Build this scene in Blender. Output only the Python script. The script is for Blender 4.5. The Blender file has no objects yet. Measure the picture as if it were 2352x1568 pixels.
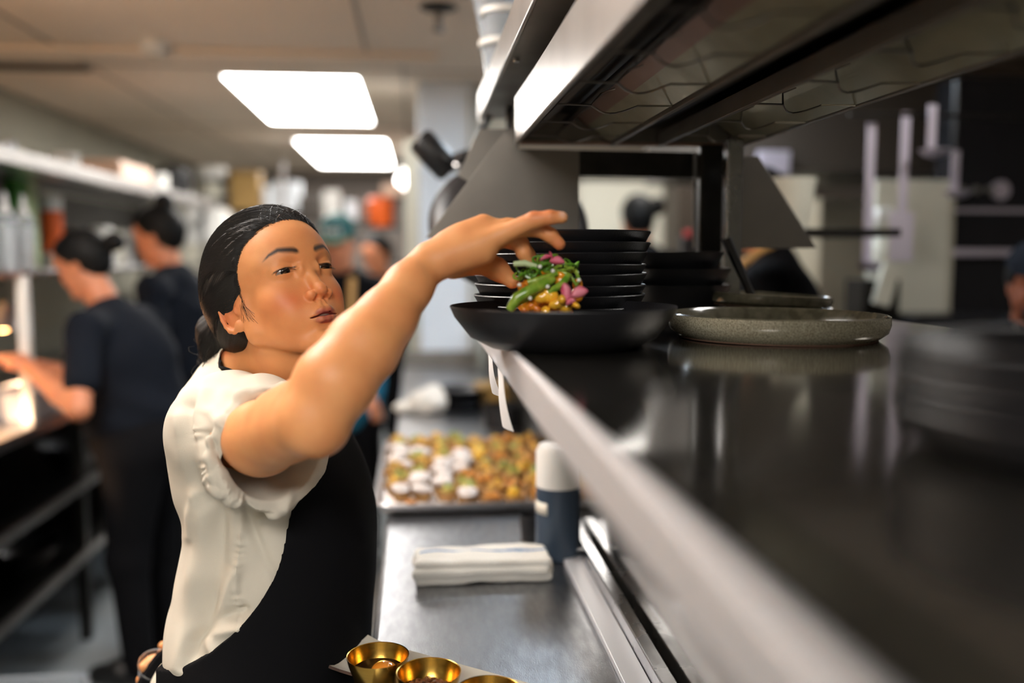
import bpy, bmesh, math, random
import numpy as np
from mathutils import Vector, Matrix
random.seed(7); RNG=np.random.default_rng(7)
S=bpy.context.scene; COL=S.collection
# ------------------------------------------------ camera frame
FP=2100.; EZ=1.5
CAM=np.array([0,0,EZ],float)
_y=math.atan((1176-957)/FP); _p=math.atan((784-585)/FP)
CF=np.array([math.sin(_y)*math.cos(_p),math.cos(_y)*math.cos(_p),-math.sin(_p)])
CR=np.array([math.cos(_y),-math.sin(_y),0.]); CU=np.cross(CR,CF)
def W(x,y,D): return CAM+D*(CF+CR*(x-1176)/FP-CU*(y-784)/FP)
# ------------------------------------------------ materials
def mat(name,col=(.8,.8,.8),rough=.5,metal=0.,noise=0.,nscale=20.,bump=0.,bscale=60.,emit=None,estr=0.,trans=0.,sss=0.,coat=0.,ior=1.45,stretch=None,rnoise=0.,spec=.5,col2=None,aniso=0.,alpha=1.,sheen=0.):
    m=bpy.data.materials.new(name); m.use_nodes=True; nt=m.node_tree; N=nt.nodes; Lk=nt.links
    b=N['Principled BSDF']
    def s(k,v):
        if k in b.inputs: b.inputs[k].default_value=v
    s('Base Color',(*col,1)); s('Roughness',rough); s('Metallic',metal); s('IOR',ior); s('Coat Weight',coat); s('Specular IOR Level',spec)
    s('Transmission Weight',trans); s('Alpha',alpha); s('Anisotropic',aniso); s('Sheen Weight',sheen)
    if sss: s('Subsurface Weight',sss); s('Subsurface Radius',(.012,.005,.003)); s('Subsurface Scale',.6)
    if emit: s('Emission Color',(*emit,1)); s('Emission Strength',estr)
    tc=N.new('ShaderNodeTexCoord'); mp=N.new('ShaderNodeMapping'); Lk.new(tc.outputs['Object'],mp.inputs[0])
    if stretch: mp.inputs['Scale'].default_value=stretch
    nz=N.new('ShaderNodeTexNoise'); nz.inputs['Scale'].default_value=nscale; nz.inputs['Detail'].default_value=6; Lk.new(mp.outputs[0],nz.inputs['Vector'])
    if noise or col2:
        mx=N.new('ShaderNodeMix'); mx.data_type='RGBA'
        c2=col2 if col2 else tuple(max(0,c*(1-noise)) for c in col)
        rp=N.new('ShaderNodeValToRGB'); rp.color_ramp.elements[0].position=.35; rp.color_ramp.elements[1].position=.65
        Lk.new(nz.outputs['Fac'],rp.inputs[0]); Lk.new(rp.outputs[0],mx.inputs[0])
        mx.inputs[6].default_value=(*col,1); mx.inputs[7].default_value=(*c2,1); Lk.new(mx.outputs[2],b.inputs['Base Color'])
    if rnoise:
        mr=N.new('ShaderNodeMapRange'); mr.inputs[1].default_value=.3; mr.inputs[2].default_value=.7; mr.inputs[3].default_value=max(.02,rough-rnoise); mr.inputs[4].default_value=rough+rnoise
        Lk.new(nz.outputs['Fac'],mr.inputs[0]); Lk.new(mr.outputs[0],b.inputs['Roughness'])
    if bump:
        n2=N.new('ShaderNodeTexNoise'); n2.inputs['Scale'].default_value=bscale; n2.inputs['Detail'].default_value=4; Lk.new(mp.outputs[0],n2.inputs['Vector'])
        bp=N.new('ShaderNodeBump'); bp.inputs['Strength'].default_value=bump; bp.inputs['Distance'].default_value=.002
        Lk.new(n2.outputs['Fac'],bp.inputs['Height']); Lk.new(bp.outputs[0],b.inputs['Normal'])
    return m
def srgb(r,g,b):
    f=lambda c:(c/255/12.92) if c/255<=.04045 else ((c/255+.055)/1.055)**2.4
    return (f(r),f(g),f(b))
# ------------------------------------------------ tagging
def empty(name,loc=(0,0,0),rz=0.):
    o=bpy.data.objects.new(name,None); o.location=loc; o.rotation_euler=(0,0,rz); o.empty_display_size=.05; COL.objects.link(o); return o
def tag(o,label=None,cat=None,group=None,kind=None):
    if label: o['label']=label
    if cat: o['category']=cat
    if group: o['group']=group
    if kind: o['kind']=kind
    return o
def copy_tree(o,parent=None):
    c=o.copy(); COL.objects.link(c); c.parent=parent
    if parent is not None: c.matrix_parent_inverse=o.matrix_parent_inverse.copy()
    for ch in o.children: copy_tree(ch,c)
    return c
def link(name,me,mats,parent=None,smooth=True,bevel=0.,sub=0):
    o=bpy.data.objects.new(name,me); COL.objects.link(o)
    for m in (mats if isinstance(mats,(list,tuple)) else [mats]): me.materials.append(m)
    if smooth: me.polygons.foreach_set('use_smooth',np.ones(len(me.polygons),bool)); me.set_sharp_from_angle(angle=math.radians(38))
    if bevel:
        b=o.modifiers.new('b','BEVEL'); b.width=bevel; b.segments=2; b.limit_method='ANGLE'; b.angle_limit=math.radians(35)
    if sub: s=o.modifiers.new('s','SUBSURF'); s.levels=sub; s.render_levels=sub
    if parent: o.parent=parent
    return o
def np_mesh(name,V,Fq):
    me=bpy.data.meshes.new(name); V=np.asarray(V,np.float32); Fq=np.asarray(Fq,np.int32)
    k=Fq.shape[1]
    me.vertices.add(len(V)); me.vertices.foreach_set('co',V.ravel())
    me.loops.add(Fq.size); me.loops.foreach_set('vertex_index',Fq.ravel())
    me.polygons.add(len(Fq)); me.polygons.foreach_set('loop_start',np.arange(0,Fq.size,k,dtype=np.int32))
    me.update(calc_edges=True); me.validate(); return me
# ------------------------------------------------ mesh builder
class MB:
    def __init__(s): s.v=[]; s.f=[]; s.mi=[]
    def add(s,V,F,mi=0):
        n=len(s.v); s.v+= [tuple(map(float,p)) for p in V]; s.f+=[tuple(i+n for i in f) for f in F]; s.mi+=[mi]*len(F); return s
    def box(s,lo,hi,mi=0,R=None,c=None):
        x0,y0,z0=lo;x1,y1,z1=hi
        V=[(x0,y0,z0),(x1,y0,z0),(x1,y1,z0),(x0,y1,z0),(x0,y0,z1),(x1,y0,z1),(x1,y1,z1),(x0,y1,z1)]
        if R is not None: V=[tuple(R@np.array(p)+np.array(c if c is not None else (0,0,0))) for p in V]
        return s.add(V,[(0,3,2,1),(4,5,6,7),(0,1,5,4),(1,2,6,5),(2,3,7,6),(3,0,4,7)],mi)
    def tube(s,pts,r,n=10,mi=0,cap=True,closed=False):
        P=[np.array(p,float) for p in pts]; m=len(P); rr=r if hasattr(r,'__len__') else [r]*m
        T=[]
        for i in range(m):
            a=P[(i-1)%m] if (i>0 or closed) else P[i]; b=P[(i+1)%m] if (i<m-1 or closed) else P[i]
            t=b-a; T.append(t/(np.linalg.norm(t)+1e-12))
        up=np.array([0,0,1.]) if abs(T[0][2])<.9 else np.array([1.,0,0]); V=[];F=[]
        u=np.cross(T[0],up);u/=np.linalg.norm(u)
        for i in range(m):
            u=u-T[i]*np.dot(u,T[i]); u/=np.linalg.norm(u)+1e-12; w=np.cross(T[i],u)
            for k in range(n):
                a=2*math.pi*k/n; V.append(P[i]+rr[i]*(math.cos(a)*u+math.sin(a)*w))
        for i in range(m if closed else m-1):
            for k in range(n):
                j=(i+1)%m; F.append((i*n+k,i*n+(k+1)%n,j*n+(k+1)%n,j*n+k))
        if cap and not closed: F.append(tuple(range(n-1,-1,-1))); F.append(tuple((m-1)*n+k for k in range(n)))
        return s.add(V,F,mi)
    def lathe(s,prof,c=(0,0,0),n=48,mi=0,R=None,wob=0.):
        V=[];F=[];m=len(prof)
        for r,z in prof:
            for k in range(n):
                a=2*math.pi*k/n; rr=max(r,1e-5)*(1+wob*math.sin(3*a+1)); p=np.array([rr*math.cos(a),rr*math.sin(a),z])
                if R is not None: p=R@p
                V.append(p+np.array(c))
        for i in range(m-1):
            for k in range(n): F.append((i*n+k,i*n+(k+1)%n,(i+1)*n+(k+1)%n,(i+1)*n+k))
        return s.add(V,F,mi)
    def prism(s,poly,y0,y1,axis='y',mi=0):
        n=len(poly)
        def P(a,b,t): return {'y':(a,t,b),'x':(t,a,b),'z':(a,b,t)}[axis]
        V=[P(a,b,y0) for a,b in poly]+[P(a,b,y1) for a,b in poly]
        F=[tuple(range(n)),tuple(range(2*n-1,n-1,-1))]+[(i,i+n,(i+1)%n+n,(i+1)%n) for i in range(n)]
        return s.add(V,F,mi)
    def blob(s,c,r,n=10,m=7,jit=0.,mi=0,R=None,rng=random):
        V=[];F=[]
        for j in range(m+1):
            t=math.pi*j/m
            for k in range(n):
                a=2*math.pi*k/n; q=1+jit*(rng.random()-.5)
                p=np.array([r[0]*math.sin(t)*math.cos(a)*q,r[1]*math.sin(t)*math.sin(a)*q,r[2]*math.cos(t)*(1 if j in(0,m) else q)])
                if R is not None: p=R@p
                V.append(p+np.array(c))
        for j in range(m):
            for k in range(n): F.append((j*n+k,(j+1)*n+k,(j+1)*n+(k+1)%n,j*n+(k+1)%n))
        return s.add(V,F,mi)
    def build(s,name,mats,parent=None,smooth=True,bevel=0.,sub=0,fix=True):
        me=bpy.data.meshes.new(name); me.from_pydata(s.v,[],s.f)
        ml=mats if isinstance(mats,(list,tuple)) else [mats]
        if len(ml)>1: me.polygons.foreach_set('material_index',s.mi)
        if fix:
            bm=bmesh.new(); bm.from_mesh(me); bmesh.ops.remove_doubles(bm,verts=bm.verts,dist=1e-6); bmesh.ops.recalc_face_normals(bm,faces=bm.faces); bm.to_mesh(me); bm.free()
        return link(name,me,ml,parent,smooth,bevel,sub)
def rotm(ax,a):
    return np.array(Matrix.Rotation(a,3,ax))
# ------------------------------------------------ implicit surfaces
def smin(a,b,k):
    h=np.clip(.5+.5*(b-a)/k,0,1); return b*(1-h)+a*h-k*h*(1-h)
def d_cone(p,a,b,ra,rb):
    ba=b-a; l=ba@ba; t=np.clip(((p-a)@ba)/l,0,1); q=p-a-t[:,None]*ba
    return np.sqrt((q*q).sum(1))-(ra+(rb-ra)*t)
def d_ell(p,c,R,r):
    q=(p-c)@R; r=np.asarray(r); k0=np.sqrt(((q/r)**2).sum(1)); k1=np.sqrt(((q/r**2)**2).sum(1))
    return np.where(k0<1e-6,-r.min(),k0*(k0-1)/np.maximum(k1,1e-9))
class Shape:
    def __init__(s): s.p=[]; s.post=None
    def cone(s,a,b,ra,rb,k=.01,op='u'): s.p.append((op,k,d_cone,(np.array(a,float),np.array(b,float),ra,rb))); return s
    def chain(s,pts,rs,k=.01,op='u'):
        for i in range(len(pts)-1): s.cone(pts[i],pts[i+1],rs[i],rs[i+1],k,op)
        return s
    def ell(s,c,r,k=.01,R=None,op='u'): s.p.append((op,k,d_ell,(np.array(c,float),np.eye(3) if R is None else R,r))); return s
    def fn(s,f,k=.01,op='u'): s.p.append((op,k,f,())); return s
    def sub_shape(s,o): s.p+=o.p; return s
    def __call__(s,p,act=None):
        d=np.full(len(p),1.)
        for i,(op,k,f,a) in enumerate(s.p):
            if act is not None and not act[i]: continue
            e=f(p,*a)
            if op=='u': d=smin(d,e,k)
            elif op=='s': d=-smin(-d,e,k)
            elif op=='i': d=-smin(-d,-e,k)
        if s.post is not None: d=s.post(p,d)
        return d
    def prune(s,c,hd):
        es=[];dm=1e9
        for op,k,f,a in s.p:
            e=f(c[None],*a)[0]; es.append(e)
            if op=='u': dm=min(dm,e)
        return [ (e<dm+2.6*hd+2*k) if op=='u' else (True if op=='i' else e<1.5*hd+2*k) for (op,k,f,a),e in zip(s.p,es)],dm
def surf(shape,lo,hi,h,clip=None,margin=0.,B=4,SB=8):
    """surface nets of shape<0 inside lo..hi, evaluated only near the surface"""
    lo=np.array(lo,float); hi=np.array(hi,float); n=np.ceil((hi-lo)/h).astype(int)+1; ns=np.ceil(n/(B*SB)).astype(int)
    M=1<<20; key=lambda c:(c[...,0]+64)+(c[...,1]+64)*M+(c[...,2]+64)*M*M
    g=np.stack(np.meshgrid(*[np.arange(B+1)]*3,indexing='ij'),-1); gs=np.stack(np.meshgrid(*[np.arange(SB)]*3,indexing='ij'),-1).reshape(-1,3)
    hd=math.sqrt(3)*B*h/2; HD=hd*SB
    bi=np.stack(np.meshgrid(*[np.arange(k) for k in ns],indexing='ij'),-1).reshape(-1,3)
    d0=shape(lo+(bi+.5)*B*SB*h); bi=bi[np.abs(d0)<HD*1.4+margin]
    VK=[];VP=[];EK=[]
    co=np.array([[0,0,0],[1,0,0],[0,1,0],[1,1,0],[0,0,1],[1,0,1],[0,1,1],[1,1,1]])
    ed=[(0,1),(2,3),(4,5),(6,7),(0,2),(1,3),(4,6),(5,7),(0,4),(1,5),(2,6),(3,7)]
    for b in bi:
        act,_=shape.prune(lo+(b+.5)*B*SB*h,HD+margin)
        sb=b*SB+gs; dc=shape(lo+(sb+.5)*B*h,act); sb=sb[np.abs(dc)<hd*1.45+margin]
        if not len(sb): continue
        G=sb[:,None,None,None,:]*B+g[None]
        D=shape(lo+G.reshape(-1,3)*h,act).reshape(G.shape[:-1]); ins=D<0
        k=ins.any((1,2,3))&~ins.all((1,2,3)); D=D[k];ins=ins[k];base=sb[k]*B
        if not len(base): continue
        st=np.stack([D[:,x:x+B,y:y+B,z:z+B] for x,y,z in co],-1); si=st<0
        m=si.any(-1)&~si.all(-1); idx=np.argwhere(m); sv=st[m]; acc=np.zeros((len(idx),3)); cnt=np.zeros(len(idx))
        for i,j in ed:
            a=sv[:,i];bb=sv[:,j]; x=(a<0)!=(bb<0); t=np.where(x,a/np.where(x,a-bb,1),0)
            acc+=np.where(x[:,None],co[i]+t[:,None]*(co[j]-co[i]),0); cnt+=x
        cell=base[idx[:,0]]+idx[:,1:]; VK.append(key(cell)); VP.append(lo+(cell+acc/cnt[:,None])*h)
        for ax in range(3):
            a0=ins[:,:B,:B,:B]; sl=[slice(None)]+[slice(0,B)]*3; sl[ax+1]=slice(1,B+1); a1=ins[tuple(sl)]
            e=np.argwhere(a0!=a1)
            if not len(e): continue
            flip=a0[tuple(e.T)]; E=base[e[:,0]]+e[:,1:]; u=np.zeros(3,int);v=np.zeros(3,int);u[(ax+1)%3]=1;v[(ax+2)%3]=1
            q=np.stack([key(E-u-v),key(E-v),key(E),key(E-u)],-1); q[~flip]=q[~flip][:,::-1]; EK.append(q)
    VK=np.concatenate(VK);VP=np.concatenate(VP);EK=np.concatenate(EK)
    o=np.argsort(VK);VK=VK[o];VP=VP[o]
    ii=np.searchsorted(VK,EK); ii=np.minimum(ii,len(VK)-1); ok=(VK[ii]==EK).all(1); Fq=ii[ok]
    if clip is not None: Fq=Fq[clip(VP[Fq].mean(1))]
    us=np.unique(Fq); mp=np.zeros(len(VP),int); mp[us]=np.arange(len(us)); return VP[us],mp[Fq]
def project(shape,P,it=4,off=0.,chunk=200000):
    P=np.array(P,float); e=.0006
    for _ in range(it):
        d=shape(P); g=np.stack([shape(P+np.eye(3)[i]*e)-d for i in range(3)],-1)/e
        P=P-(d-off)[:,None]*g/np.maximum((g*g).sum(1),.15)[:,None]
    return P
def vnorm(V,Fq):
    n=np.cross(V[Fq[:,2]]-V[Fq[:,0]],V[Fq[:,3]]-V[Fq[:,1]]); o=np.zeros_like(V)
    for k in range(4):
        for i in range(3): o[:,i]+=np.bincount(Fq[:,k],n[:,i],len(V))
    o/=np.linalg.norm(o,axis=1)[:,None]+1e-15; return o
def joinmesh(name,parts):
    V=[];Fq=[];n=0
    for v,f in parts: V.append(v);Fq.append(f+n);n+=len(v)
    return np_mesh(name,np.concatenate(V),np.concatenate(Fq))
def attr(me,name,vals):
    a=me.attributes.new(name,'FLOAT','POINT'); a.data.foreach_set('value',np.asarray(vals,np.float32))
def verts(me):
    a=np.zeros(len(me.vertices)*3,np.float32); me.vertices.foreach_get('co',a); return a.reshape(-1,3).astype(float)
# ================================================= shared head builder (mm local frame: x = own right, y = forward, z = up, origin between the eyes)
def face_frame(yaw,pit,rol,q,s=1.):
    cz,sz,cx,sx,cy,sy=math.cos(yaw),math.sin(yaw),math.cos(pit),math.sin(pit),math.cos(rol),math.sin(rol)
    R=np.array([[cz,-sz,0],[sz,cz,0],[0,0,1]])@np.array([[1,0,0],[0,cx,-sx],[0,sx,cx]])@np.array([[cy,0,sy],[0,1,0],[-sy,0,cy]])
    q=np.array(q,float); T=lambda *p:R@(np.array(p,float)*.001*s)+q
    Ti=lambda P:((P-q)@R)*1000/s
    return R,T,Ti,.001*s
def head_shape(Sh,fr,detail=True):
    R,T,Ti,k=fr; m=lambda v:v*k
    def E(c,r,kk,op='u',rz=0.,rx=0.,ry=0.):
        Q=R@rotm('Z',rz)@rotm('X',rx)@rotm('Y',ry); Sh.ell(T(*c),[a*k for a in r],m(kk),Q,op)
    def Cn(a,b,ra,rb,kk,op='u'): Sh.cone(T(*a),T(*b),m(ra),m(rb),m(kk),op)
    E((0,-92,26),(75,99,85),10)                       # cranium
    E((0,-52,22),(63,60,52),14)                       # forehead
    E((0,-56,-42),(57,57,60),16)                      # mid face
    for s in (1,-1):
        Cn((52*s,-72,-62),(9*s,-13,-104),14,15,20)     # jaw
        Cn((60*s,-76,-20),(55*s,-74,-60),12,13,14)     # ramus
        E((37*s,-33,-34),(20,23,22),20)              # cheekbone
        E((27*s,-27,-58),(20,22,24),14)               # cheek
        Cn((10*s,-12,15),(48*s,-28,18),11,9,10)        # brow bone
    E((0,-20,-66),(28,28,25),12)                      # muzzle
    E((0,-12,-102),(16,14,13),12)                      # chin
    if not detail: 
        Cn((0,-4,0),(0,10,-38),7,10,8); 
        for s in (1,-1): E((70*s,-92,-20),(7,15,27),4,rz=.35*s)
        return Sh
    for s in (1,-1):
        E((29*s,5,-3),(17.5,11.5,12.5),7,'s')               # socket
        E((31*s,-15.2,-1),(15.5,14.2,13.5),5)         # lid over the eyeball
        E((12.5*s,-2.5,-4),(5,9,8),7)                   # inner corner
    Cn((0,-5,4),(0,9,-34),5.6,7.6,8)                  # bridge
    E((0,12.5,-39),(8.6,8.2,7.4),5)                   # tip
    for s in (1,-1):
        E((12.3*s,3.6,-42.8),(6.8,10,6.6),4.0,rz=-.3*s)    # wing
        E((7.2*s,7.6,-49.2),(3.9,5.6,4.6),1.2,'s',rz=.3*s) # nostril
    Cn((0,8,-44),(0,1,-50),3.2,3,3)                   # columella
    for s in (1,-1): Cn((3.2*s,5,-53),(4*s,5.5,-60),1.5,1.6,3)
    # lips
    for s in (1,-1):
        Sh.chain([T(0,5.2,-65.2),T(5*s,5.6,-64.2),T(14*s,.6,-67.2),T(24.5*s,-9.5,-71)],[m(4.6),m(4.9),m(3.6),m(1.4)],m(2.2))
        Sh.chain([T(0,3.0,-76.2),T(7*s,2.6,-76),T(15*s,-2.2,-74.5),T(24*s,-9.8,-71.5)],[m(5.3),m(5.1),m(3.6),m(1.4)],m(2.0))
    E((0,10,-71.0),(13.5,12,2.1),1.0,'s'); 
    for s in (1,-1): E((14*s,1.6,-71.4),(8.5,5.5,.9),1.0,'s',rz=-.5*s)
    E((0,2,-86),(13,5,4.5),6,'s')                     # dip under the lip
    # eye openings (lids lowered, looking down)
    for s in (1,-1):
        E((30.8*s,-.4,-3.2),(16.6,8.5,3.1),.9,'s',rz=-.40*s,ry=.05*s)
        E((31*s,1.6,4.9),(14.5,3.0,.9),2.0,'s',rz=-.36*s,ry=-.06*s,rx=.2)   # lid crease
    # ears
    for s in (1,-1):
        c=np.array((73.*s,-94,-20)); 
        def ep(a,ru,rv,o=0.): # ring in the ear plane
            u=math.cos(a)*ru; v=math.sin(a)*rv
            return T(c[0]+s*(o+ -.35*u*1.0), c[1]+u, c[2]+v+.12*u)
        pts=[ep(math.radians(a),15,27) for a in range(20,330,24)]
        Sh.chain(pts,[m(2.9)]*5+[m(2.6)]*4+[m(3.3)]*3+[m(3)]*(len(pts)-12),m(1.6))
        E((69.5*s,-93,-19),(4.6,14,26),4,rz=.36*s); E((72*s,-84,-44),(4,7,8),4,rz=.3*s)
        E((76*s,-90,-20),(5,6.5,12),2.5,'s',rz=.36*s)
        E((76.5*s,-99,-6),(3.5,4,15),2.5,'s',rz=.36*s,rx=.25)
        E((71.5*s,-80.5,-24),(3.2,3.4,5.5),2.5)
    return Sh
def lip_mask(P,fr):
    _,T,Ti,k=fr; q=Ti(P); d=np.full(len(P),99.)
    for s in (1,-1):
        for pts,rs in (([(0,5.2,-65.6),(5*s,5.8,-64.9),(14*s,.6,-67.6),(25*s,-9.5,-71)],[4.7,4.8,3.5,.9]),([(0,3.0,-76.0),(7*s,2.6,-75.8),(15*s,-2.2,-74.5),(24.5*s,-9.8,-71.5)],[5.5,5.2,3.5,.9])):
            for i in range(3): d=np.minimum(d,d_cone(q,np.array(pts[i],float),np.array(pts[i+1],float),rs[i],rs[i+1]))
    return np.clip(1-(d+.1)/1.3,0,1)*(q[:,1]>-14)
def brow_mask(P,fr):
    _,T,Ti,k=fr; q=Ti(P); m=np.zeros(len(P))
    for s in (1,-1):
        x=q[:,0]*s; t=np.clip((x-11)/42,0,1); zc=np.interp(x,[10,20,36,46,54],[17,20.5,24.5,21.5,15.5]); w=np.interp(t,[0,.12,.5,1],[3.0,5.2,4.3,1.3])
        a=np.clip(1.25-np.abs(q[:,2]-zc)/w,0,1)*np.clip((x-10)/4,0,1)*np.clip((54-x)/6,0,1); m=np.maximum(m,a)
    for s in (1,-1):   # lash line along the upper lid
        x=q[:,0]*s; e=(x-30.8)/16.6; zt=-3.2+3.2*np.sqrt(np.clip(1-e*e,0,1))-.05*(x-30.8)
        m=np.maximum(m,np.clip(1.5-np.abs(q[:,2]-zt-.3)/1.0,0,1)*np.clip((15.5-np.abs(x-31.8))/2,0,1)*(q[:,1]>-22))
    return m*(q[:,1]>-45)
def skin_material(name,base,warm,lip,browc=(.02,.013,.01),rough=.47):
    m=mat(name,base,rough,bump=.12,bscale=900,sss=.12); nt=m.node_tree;N=nt.nodes;L=nt.links;b=N['Principled BSDF']
    def at(n):
        a=N.new('ShaderNodeAttribute'); a.attribute_name=n; return a.outputs['Fac']
    nz=N.new('ShaderNodeTexNoise'); nz.inputs['Scale'].default_value=28; nz.inputs['Detail'].default_value=5
    tc=N.new('ShaderNodeTexCoord'); L.new(tc.outputs['Object'],nz.inputs['Vector'])
    cur=None
    def mix(fac,a,c,mode='MIX'):
        x=N.new('ShaderNodeMix'); x.data_type='RGBA'; x.blend_type=mode; L.new(fac,x.inputs[0]) if not isinstance(fac,float) else setattr(x.inputs[0],'default_value',fac)
        if isinstance(a,tuple): x.inputs[6].default_value=(*a,1)
        else: L.new(a,x.inputs[6])
        x.inputs[7].default_value=(*c,1); return x.outputs[2]
    rp=N.new('ShaderNodeMapRange'); rp.inputs[1].default_value=.35; rp.inputs[2].default_value=.7; rp.inputs[4].default_value=.45; L.new(nz.outputs['Fac'],rp.inputs[0])
    cur=mix(rp.outputs[0],base,warm); cur=mix(at('blush'),cur,(warm[0]*1.02,warm[1]*.62,warm[2]*.62)); cur=mix(at('lip'),cur,lip); cur=mix(at('brow'),cur,browc)
    cur=mix(at('nail'),cur,(.72,.44,.33))
    L.new(cur,b.inputs['Base Color']); return m
M={}
M['skin']=skin_material('skin warm',srgb(224,156,100),srgb(204,124,76),srgb(158,74,68))
M['skin_b']=skin_material('skin tan',srgb(196,128,92),srgb(180,104,74),srgb(150,80,70))
M['eye']=mat('eye',(.44,.37,.32),.08,coat=1.)
M['iris']=mat('iris',(.012,.007,.005),.06,coat=1.)
M['hair']=mat('black hair',(.004,.004,.004),.6,bump=.5,bscale=55,spec=.2)
def hair_mat():
    m=mat('combed black hair',(.004,.0035,.0035),.34,spec=.38); nt=m.node_tree;N=nt.nodes;L=nt.links;b=N['Principled BSDF']
    c=N.new('ShaderNodeCombineXYZ'); 
    for n,i,k in (('ga',0,46.),('gs',1,1.6)):
        a=N.new('ShaderNodeAttribute'); a.attribute_name=n; x=N.new('ShaderNodeMath'); x.operation='MULTIPLY'; x.inputs[1].default_value=k; L.new(a.outputs['Fac'],x.inputs[0]); L.new(x.outputs[0],c.inputs[i])
    z=N.new('ShaderNodeTexNoise'); z.inputs['Scale'].default_value=1.; z.inputs['Detail'].default_value=5; z.inputs['Roughness'].default_value=.7; L.new(c.outputs[0],z.inputs['Vector'])
    bp=N.new('ShaderNodeBump'); bp.inputs['Strength'].default_value=.6; bp.inputs['Distance'].default_value=.003; L.new(z.outputs['Fac'],bp.inputs['Height']); L.new(bp.outputs[0],b.inputs['Normal'])
    mr=N.new('ShaderNodeMapRange'); mr.inputs[3].default_value=.28; mr.inputs[4].default_value=.55; L.new(z.outputs['Fac'],mr.inputs[0]); L.new(mr.outputs[0],b.inputs['Roughness']); return m
M['hair_c']=hair_mat()
M['hair_strand']=mat('hair strand',(.012,.010,.010),.33,spec=.6)
M['shirt']=mat('off white cotton',srgb(206,198,182),.9,noise=.06,nscale=14,bump=.25,bscale=1400)
M['stitch']=mat('stitching',srgb(228,222,208),.8)
M['apron']=mat('black apron cloth',(.0045,.0045,.0055),.85,bump=.3,bscale=1200,spec=.12)
M['button']=mat('dark snap button',(.03,.03,.03),.3,metal=.9)
M['trousers']=mat('dark trousers',(.008,.008,.010),.85,spec=.15)
M['shoe']=mat('black shoe',(.01,.01,.01),.4)
# ------------------------------------------------ chef in the white shirt
HF=face_frame(math.radians(-140.8),math.radians(23.4),math.radians(5.3),W(704.5,609.2,1.1988),1.0)
HR,HT,HTi,_=HF
Fv=np.array([math.cos(math.radians(-12)),math.sin(math.radians(-12)),0.]); Rv=np.array([Fv[1],-Fv[0],0.])
DT=1.34
_lv=[(850,470,650,.07),(880,436,690,.125),(920,418,720,.150),(960,406,748,.162),(1010,401,786,.165),(1100,410,832,.158),(1200,430,858,.150),(1300,413,858,.150),(1400,384,842,.155),(1480,388,832,.165),(1570,400,832,.175),(1750,420,830,.18)]
_tz=[];_tc=[];_ta=[];_tb=[]
for y,l,r_,b in _lv:
    Lp=W(l+8,y,DT);Rp=W(r_+4,y,DT-.02); c=(Lp+Rp)/2; _tz.append(c[2]); _tc.append(c[:2]); _ta.append(abs((Rp-Lp)@Fv)/2*.93); _tb.append(b)
_o=np.argsort(_tz); _tz=np.array(_tz)[_o];_tc=np.array(_tc)[_o];_ta=np.array(_ta)[_o];_tb=np.array(_tb)[_o]
_zz=np.linspace(_tz[0],_tz[-1],80)
def _sm(a):
    x=np.interp(_zz,_tz,a); k=np.ones(7)/7; return np.convolve(np.pad(x,3,'edge'),k,'valid')
_cx=_sm(_tc[:,0]);_cy=_sm(_tc[:,1]);_aa=_sm(_ta);_bb=_sm(_tb)
def torso_uv(p):
    z=p[:,2]; cx=np.interp(z,_zz,_cx);cy=np.interp(z,_zz,_cy)
    dx=p[:,0]-cx;dy=p[:,1]-cy
    return dx*Fv[0]+dy*Fv[1], dx*Rv[0]+dy*Rv[1], np.interp(z,_zz,_aa), np.interp(z,_zz,_bb)
def torso_d(p,sh=0.,top=W(560,862,DT)[2],bot=.70):
    u,v,a,b=torso_uv(p); a=a+sh;b=b+sh
    r=(np.abs(u/a)**2.15+np.abs(v/b)**2.15)**(1/2.15); d=(r-1)*np.minimum(a,b)*.92
    d=-smin(-d,-(p[:,2]-top),.05); return np.maximum(d,bot-p[:,2])
SHO=W(505,985,1.20); ELB=W(722,962,.955); WRI=W(988,598,1.05)
SHL=W(640,935,1.50)
NB=W(585,900,1.335); NK=HT(0,-98,-60)
# arm + hand skin
woman=Shape(); head_shape(woman,HF)
woman.chain([NK,HT(0,-100,-88),NB+(0,0,.03),NB],[.049,.047,.049,.050],.016)
woman.cone(HT(28,-78,-60),NB+Rv*.02+Fv*.05,.012,.012,.014)
woman.fn(lambda p:torso_d(p,-.03,top=W(560,905,DT)[2],bot=.78),.02)
UPM=W(602,1006,1.085)
woman.chain([SHO,UPM,ELB],[.040,.0425,.0365],.015)
e0=W(772,876,.957); e1=W(836,794,.98); e2=W(886,732,1.0); e3=W(937,660,1.025)
woman.chain([ELB,e0,e1,e2,e3,WRI],[.0355,.040,.0385,.032,.0262,.0218],.012)
woman.ell(W(735,992,.955),[.020,.020,.019],.02)
woman.cone(W(640,935,1.04),W(735,880,.97),.016,.018,.03)
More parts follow.
